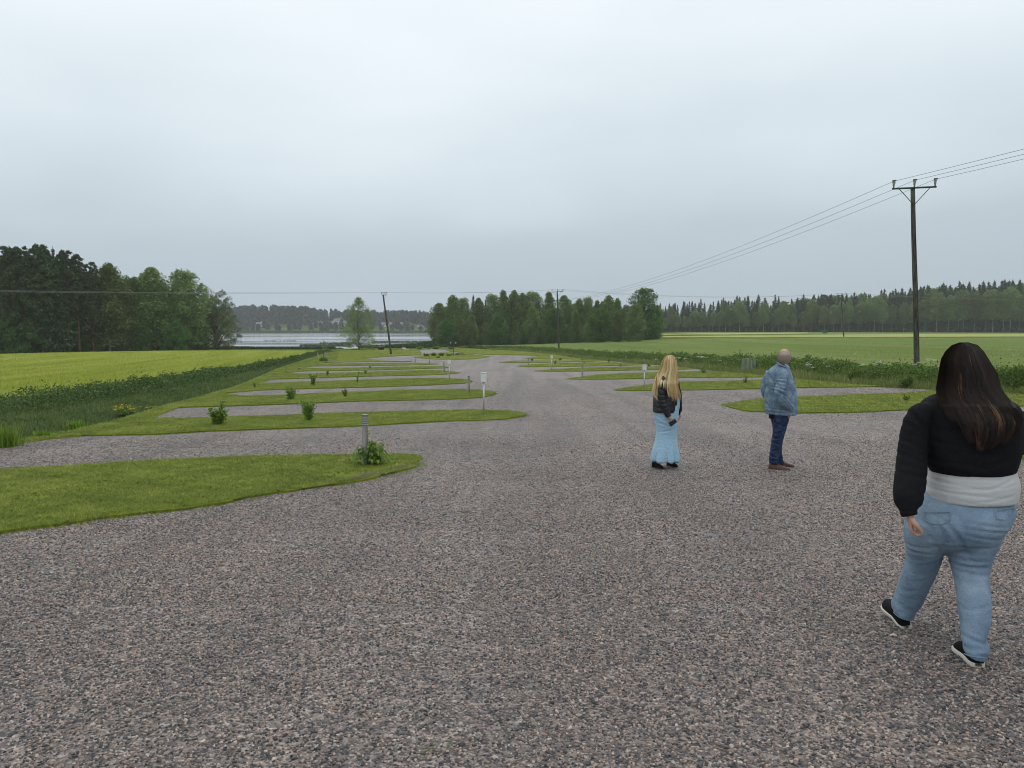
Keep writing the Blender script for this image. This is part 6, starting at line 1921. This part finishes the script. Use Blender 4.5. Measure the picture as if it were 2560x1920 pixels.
# stitched seams on the jacket
for rows in ([(1916, 945, -.165), (1930, 947, -.185), (1944, 944, -.2)], [(1925, 950, -.19), (1927, 985, -.2), (1928, 1027, -.2)], [(1984, 946, -.14), (1988, 975, -.13), (1989, 1020, -.12)]):
    G = Geo(); G.addm(tube([W(a, b, Y0 + c - .002) for a, b, c in dense(rows, 5)], .005, 5)); G.build('seam', MAT['jacket_denim'], pB, True)
jb = [trunk_rings([(1922, 1976, 1018, Y0, .15), (1923, 1974, 1036, Y0, .155), (1927, 1972, 1052, Y0, .15), (1932, 1966, 1070, Y0, .11)], 5),
      trunk_rings([(1929, 1967, 1046, Y0 - .03, .13), (1931, 1964, 1066, Y0 - .04, .115), (1931, 1959.5, 1086, Y0 - .05, .10), (1928, 1955, 1103, Y0 - .055, .088), (1925, 1952, 1124, Y0 - .06, .08), (1922.5, 1948, 1145, Y0 - .065, .076), (1922, 1946.5, 1159, Y0 - .065, .078, 3)], 5),
      trunk_rings([(1936, 1972, 1046, Y0 + .04, .12), (1938, 1968, 1066, Y0 + .06, .11), (1938, 1962, 1086, Y0 + .08, .095), (1936, 1957, 1105, Y0 + .09, .085), (1937, 1955, 1125, Y0 + .10, .078), (1940, 1957, 1142, Y0 + .11, .075), (1942, 1961, 1160, Y0 + .115, .078, 3)], 5)]
def f_jb(v):
    d = np.zeros(len(v))
    for a in ((1948, 1082, -.15, -.3, .014, .012, .09), (1944, 1096, -.14, -.2, .014, .014, .09), (1942, 1110, -.14, .25, .014, .012, .08), (1934, 1142, -.14, .3, .012, .012, .07), (1934, 1152, -.14, -.1, .012, .012, .07), (1950, 1062, -.16, .4, .014, .010, .09), (1936, 1128, -.14, -.3, .013, .009, .08), (1950, 1146, .03, .2, .012, .012, .06)):
        d += crease(v, W(a[0], a[1], Y0 + a[2]), (math.sin(a[3]), 0, math.cos(a[3])), *a[4:])
    return d + ripple(v, (15, 4, 30), .0025, 4)
cloth('jeans', jb, .010, MAT['dark_jeans'], pB, f_jb, 4)
G = Geo(); c = W(1927, 1041, Y0 - .10); G.addm(box((c.x, c.y, c.z), (.03, .05, .06), .3)); G.build('belt_pouch', MAT['black_suede'], pB)
h1 = np.array(P(1919.5, 1176)) + [.02, .02, .004]; t1 = np.array(P(1969, 1179)) + [0, .0, .004]; t1 = h1 + (t1 - h1) / np.linalg.norm(t1 - h1) * .30
shoe_parts(pB, h1, t1, .052, MAT['brown_leather'], MAT['rubber_dark'], .088, .024, low=False, slim=True)
h2 = np.array(P(1944, 1167)) + [0, .03, .004]; t2 = np.array(P(1987, 1172.5)) + [0, .02, .004]; t2 = h2 + (t2 - h2) / np.linalg.norm(t2 - h2) * .30
shoe_parts(pB, h2, t2, .052, MAT['brown_leather'], MAT['rubber_dark'], .088, .024, low=False, slim=True)
hcB = np.array(W(1960.5, 893.5, Y0 - .01)); hpB, fwB, rtB = head_lump(hcB, (.62, .78), s=1.06)
bodyB = hpB + [limb([(1960, 903, Y0 - .01, .062), (1957, 913, Y0, .066), (1954, 925, Y0, .085)]),
               trunk_rings([(1930, 1975, 925, Y0, .11), (1921, 1982, 945, Y0, .15), (1922, 1984, 990, Y0, .155), (1926, 1980, 1030, Y0, .14), (1932, 1966, 1060, Y0, .11)]),
               limb([(1953, 932, Y0 - .12, .055), (1950, 965, Y0 - .18, .05), (1950, 986, Y0 - .23, .046), (1964, 1011, Y0 - .21, .036), (1972, 1017, Y0 - .13, .03)]),
               limb([(1926, 934, Y0 + .10, .055), (1917, 955, Y0 + .14, .05), (1914, 976, Y0 + .16, .045), (1942, 1016, Y0 + .24, .032)]),
               limb([(1948, 1055, Y0 - .035, .085), (1945, 1085, Y0 - .05, .055), (1938, 1122, Y0 - .06, .046), (1935, 1160, Y0 - .065, .034)]),
               limb([(1954, 1055, Y0 + .05, .085), (1950, 1085, Y0 + .08, .055), (1946, 1122, Y0 + .1, .046), (1951, 1156, Y0 + .115, .034)])]
build_body(pB, bodyB, [hand_lump(np.array(W(1972, 1017, Y0 - .13)), (-.35, .9, -.3), (-.6, .3, 0), .4, .95), hand_lump(np.array(W(1942, 1016, Y0 + .24)), (.6, 0, -1), (0, -1, 0), .5, 1.0)], MAT['skin'], .007)
for sg in (-1, 1):
    e = hcB + fwB * .085 + rtB * sg * .033 + np.array([0, 0, .003]); G = Geo(); G.addm(ball(e, .0125)); G.build('eye', MAT['lens'], pB, True)
# short grey hair round the back and sides, bare on top
G = Geo(); n = 9000
th = rng.uniform(0, 6.283, n); zz = rng.uniform(-.62, .80, n)
X = np.cos(th) * np.sqrt(1 - zz * zz); Yl = np.sin(th) * np.sqrt(1 - zz * zz)
keep = (Yl < .25 + .15 * zz) & (zz > -.55 + .5 * np.clip(Yl + .3, 0, 1)) & (rng.uniform(0, 1, n) < np.clip(1.1 - (zz - .45) / .42, .05, 1)) & ~((zz > .60) & (np.abs(X) < .42) & (Yl > -.66) & (rng.uniform(0, 1, n) < .85))
X, Yl, zz = X[keep], Yl[keep], zz[keep]
low = np.clip((-zz * .116 - .015) / .10, 0, 1)
base = hcB + 1.06 * (np.outer(X * .0785 * (1 - .3 * low), rtB) + np.outer(Yl * .099 * np.where(Yl > 0, 1 - .1 * low, 1 - .42 * low), fwB) + np.outer(zz * .117, [0, 0, 1]))
out = np.outer(X, rtB) + np.outer(Yl, fwB) + np.outer(zz, [0, 0, 1])
tip = base + out * .004 + np.array([0, 0, -.022]) + rng.normal(0, .003, base.shape)
strands(np.stack([base - out * .002, (base * .5 + tip * .5) + out * .003, tip], 1), np.full(len(base), .0022), np.clip(rng.normal(.5, .2, len(base)) + .35 * (zz > .35), 0, 1), G)
G.build('hair', MAT['grey_hair'], pB)
G = Geo()
g0 = hcB + fwB * .10 + np.array([0, 0, .004])
for sg in (-1, 1):
    c = g0 + rtB * sg * .034
    G.addm(tube([c + rtB * .022 * math.cos(a) + np.array([0, 0, .016 * math.sin(a)]) for a in np.linspace(0, 6.283, 17)], .0022, 5, caps=False))
    G.addm(tube([g0 + rtB * sg * .058, hcB + rtB * sg * .088 + fwB * .02 + np.array([0, 0, .004]), hcB + rtB * sg * .088 - fwB * .015 + np.array([0, 0, -.006])], .0026, 5))
G.addm(tube([g0 - rtB * .012, g0 + rtB * .012], .002, 5)); G.build('glasses', MAT['dark_metal'], pB)
child_of(pB)

# ---------------------------------------------------------------- blonde woman in a blue lace dress
qC = P(1662, 1175); YC = qC.y + .06
pC = thing('person', 'blonde woman in a black leather jacket and long light blue lace dress', 'person', (W(1663, 1170, YC).x, YC, tz(W(1663, 1170, YC).x, YC)))
dr_rows = [(1655, 1692, 945, YC, .10), (1650, 1698, 962, YC, .125), (1648, 1701, 985, YC, .15), (1642, 1700.5, 1008, YC, .16), (1634, 1698, 1026, YC, .168), (1634, 1696, 1040, YC, .175), (1638, 1693.5, 1056, YC, .165), (1640.5, 1692, 1076, YC, .15), (1638.5, 1692, 1094, YC, .152), (1635, 1694, 1110, YC, .168), (1631, 1696, 1124, YC, .185), (1628, 1698, 1140, YC, .20), (1627.5, 1698.5, 1151, YC, .205)]
def f_dr(v):
    cx = W(1663, 1100, YC); a = np.arctan2(v[:, 1] - YC, v[:, 0] - cx.x)
    zt = W(1663, 1088, YC).z; zb = W(1663, 1158, YC).z
    s = np.clip((zt - v[:, 2]) / (zt - zb), 0, 1)
    d = (.004 + .020 * s ** 1.3) * np.sin(a * 9 + 1.3 * np.sin(a * 2 + 1) + 2 * s) * s
    for px, py, an in ((1660, 1062, .3), (1668, 1078, -.2), (1655, 1048, .5), (1690, 1000, 1.2)):
        d += crease(v, W(px, py, YC - .16), (math.sin(an), 0, math.cos(an)), .016, .006, .10)
    return d
cloth('dress', [trunk_rings(dr_rows, 6, 2.1)], .010, MAT['lace'], pC, f_dr, 3)
jc = [trunk_rings([(1662, 1688, 934, YC, .085), (1650, 1692, 941, YC, .115), (1639, 1695, 952, YC, .145), (1634, 1697, 970, YC, .165), (1632.5, 1697, 995, YC - .01, .176), (1631.5, 1694, 1015, YC - .012, .182), (1631, 1690, 1030, YC - .012, .184)], 6, 2.3),
      limb([(1660, 943, YC - .10, .055), (1657, 958, YC - .16, .064), (1653, 980, YC - .19, .060), (1655, 1000, YC - .20, .056), (1662, 1020, YC - .21, .050), (1669, 1036, YC - .21, .044), (1671.5, 1042, YC - .21, .042)]),
      limb([(1680, 943, YC + .10, .055), (1690, 960, YC + .15, .058), (1692, 990, YC + .18, .055), (1698, 1015, YC + .20, .045), (1699, 1030, YC + .20, .04)])]
def f_jc(v):
    d = np.zeros(len(v))
    for a in ((1655, 975, -.25, .3, .012, .013, .09), (1655, 988, -.25, .1, .012, .014, .09), (1657, 1000, -.25, -.15, .011, .014, .08), (1660, 1010, -.26, -.2, .011, .013, .08), (1664, 1020, -.26, -.3, .010, .011, .07), (1653, 962, -.24, .5, .013, .010, .09), (1642, 1000, -.16, 1.2, .014, .010, .12), (1640, 975, -.15, 1.0, .014, .010, .12), (1682, 990, -.15, 1.3, .014, .012, .12), (1645, 1020, -.18, .2, .012, .009, .1)):
        d += crease(v, W(a[0], a[1], YC + a[2]), (math.sin(a[3]), 0, math.cos(a[3])), *a[4:])
    return d * .6 + ripple(v, (13, 5, 26), .0016, 6)
cloth('leather_jacket', jc, .010, MAT['leather'], pC, f_jc, 4)
G = Geo()      # open front panel hanging forward of the dress
pts = dense([(1694, 958, YC - .08), (1700.5, 980, YC - .06), (1702, 1000, YC - .03), (1700, 1020, YC - .01), (1697.5, 1036, YC)], 5)
G.addm(limb([tuple(p) + (.012, .05) for p in pts], 1)); G.build('jacket_front', MAT['leather'], pC, True)
G = Geo(); G.addm(tube([W(1687, 962, YC - .15), W(1686, 995, YC - .165), W(1684, 1034, YC - .16)], .006, 5)); G.build('zip', MAT['steel'], pC)
heel1 = np.array(P(1632, 1172)) + [.0, .03, .004]; toe1 = np.array(P(1660, 1177)) + [0, 0, .004]; toe1 = heel1 + (toe1 - heel1) / np.linalg.norm(toe1 - heel1) * .24
shoe_parts(pC, heel1, toe1, .044, MAT['black_suede'], MAT['rubber_dark'], .10, .028, False, 'boot', shaft=.22)
heel2 = np.array(P(1670, 1168)) + [.0, .05, .004]; toe2 = np.array(P(1699, 1174)) + [0, .03, .004]; toe2 = heel2 + (toe2 - heel2) / np.linalg.norm(toe2 - heel2) * .24
shoe_parts(pC, heel2, toe2, .044, MAT['black_suede'], MAT['rubber_dark'], .10, .028, False, 'boot', shaft=.22)
hcC = np.array(W(1675, 910, YC - .01)); hpC, fwC, rtC = head_lump(hcC, (.72, .68), s=.97)
bodyC = hpC + [limb([(1674, 918, YC, .05), (1673, 930, YC, .052), (1672, 942, YC, .07)]),
               trunk_rings([(1652, 1690, 945, YC, .09), (1645, 1692, 965, YC, .12), (1648, 1690, 1000, YC, .12), (1647, 1685, 1035, YC, .12), (1652, 1682, 1070, YC, .09)]),
               limb([(1660, 948, YC - .10, .042), (1655, 980, YC - .18, .04), (1656, 1000, YC - .20, .036), (1669, 1036, YC - .21, .026), (1672, 1043, YC - .21, .025)]),
               limb([(1680, 948, YC + .10, .042), (1691, 985, YC + .18, .04), (1699, 1030, YC + .20, .026)]),
               limb([(1660, 1060, YC - .03, .065), (1659, 1110, YC - .03, .05), (1643, 1158, YC - .03, .028)]), limb([(1673, 1060, YC + .03, .065), (1673, 1110, YC + .04, .05), (1676, 1155, YC + .06, .028)])]
wC = np.array(W(1671.5, 1041, YC - .21))
build_body(pC, bodyC, [hand_lump(wC, (.35, -.05, -1), (.9, .2, .3), .75, .9, .8), hand_lump(np.array(W(1699, 1030, YC + .20)), (.1, 0, -1), (-1, 0, 0), .5, .9)], MAT['skin'], .0065)
for sg in (-1, 1):
    e = hcC + fwC * .078 + rtC * sg * .030; G = Geo(); G.addm(ball(e, .0115)); G.build('eye', MAT['lens'], pC, True)
def backC(x, py):
    rx = np.interp(py, [930, 945, 960, 990], [18, 30, 33, 34]); ry = np.interp(py, [930, 945, 960, 990], [.07, .13, .165, .185])
    y = YC - ry * np.sqrt(np.clip(1 - ((x - 1665) / rx) ** 2, 0, 1)) - .02
    # over the near sleeve
    y = np.where(np.abs(x - 1656) < 14, np.minimum(y, YC - (.20 + .07 * np.sqrt(np.clip(1 - ((x - 1656) / 14) ** 2, 0, 1))) * smooth01((py - 912) / 56)), y)
    return np.where(py < 928, 99.0, y)
long_hair(pC, 'blonde_hair', [887.5, 891, 897, 905, 914, 925, 939, 957, 975, 990, 1000], [1669, 1663, 1658, 1655, 1653, 1649, 1641.5, 1637, 1634.5, 1636, 1640], [1680, 1685, 1689, 1691, 1692, 1695, 1695, 1694, 1699, 1703, 1704],
          YC - .01, .112, backC, 3600, 70, lambda u: (972, 1002) if u < -.74 else ((918, 984) if u < .08 else (962, 1004)), .018, .0021, 9, None, .12, .3, .42)
child_of(pC)
# things she carries
c = np.array(wC) + np.array([.055, -.03, -.085])
bm = bmesh.new(); bmesh.ops.create_cube(bm, size=1)
for v in bm.verts:
    v.co = Vector((v.co.x * .068, v.co.y * .012, v.co.z * .11))
bmesh.ops.bevel(bm, geom=bm.edges[:], offset=.004, segments=2, affect='EDGES')
me = bpy.data.meshes.new('phone'); bm.to_mesh(me); bm.free(); me.materials.append(MAT['dark_metal'])
o = bpy.data.objects.new('phone', me); COL.objects.link(o); o.location = c; o.rotation_euler = (.3, .9, .4)
tag(o, 'small dark phone held in the hand of the blonde woman', 'phone')
G = Geo()
g0 = hcC + fwC * .045 + np.array([0, 0, .112])
for sg in (-1, 1):
    cc = g0 + rtC * sg * .036
    G.addm(tube([cc + rtC * .027 * math.cos(a) + np.array([0, 0, .020 * math.sin(a)]) + fwC * .012 * math.sin(a) for a in np.linspace(0, 6.283, 17)], .004, 5, caps=False))
    G.addm(ball(cc, (.024, .02, .014)))
    G.addm(tube([g0 + rtC * sg * .064, hcC + rtC * sg * .098 + np.array([0, 0, .075]), hcC + rtC * sg * .098 - fwC * .04 + np.array([0, 0, .04])], .004, 5))
tag(G.build('sunglasses', MAT['dark_metal']), 'dark sunglasses pushed up on the head of the blonde woman', 'sunglasses')

# ================================================================ haze over the whole place
g = Geo(); g.addm(box((0, 350, 12), (1500, 1300, 44)))
hz = g.build('haze', None)
hm = bpy.data.materials.new('haze'); hm.use_nodes = True
ht = hm.node_tree; ht.nodes.clear()
ho = ht.nodes.new('ShaderNodeOutputMaterial'); hv = ht.nodes.new('ShaderNodeVolumePrincipled')
hv.inputs['Color'].default_value = (.90, .94, .97, 1); hv.inputs['Density'].default_value = .00026; hv.inputs['Anisotropy'].default_value = .0
ht.links.new(hv.outputs[0], ho.inputs['Volume'])
hz.data.materials.clear(); hz.data.materials.append(hm)
tag(hz, 'thin grey mist hanging over the lake and fields', 'haze', kind='stuff')
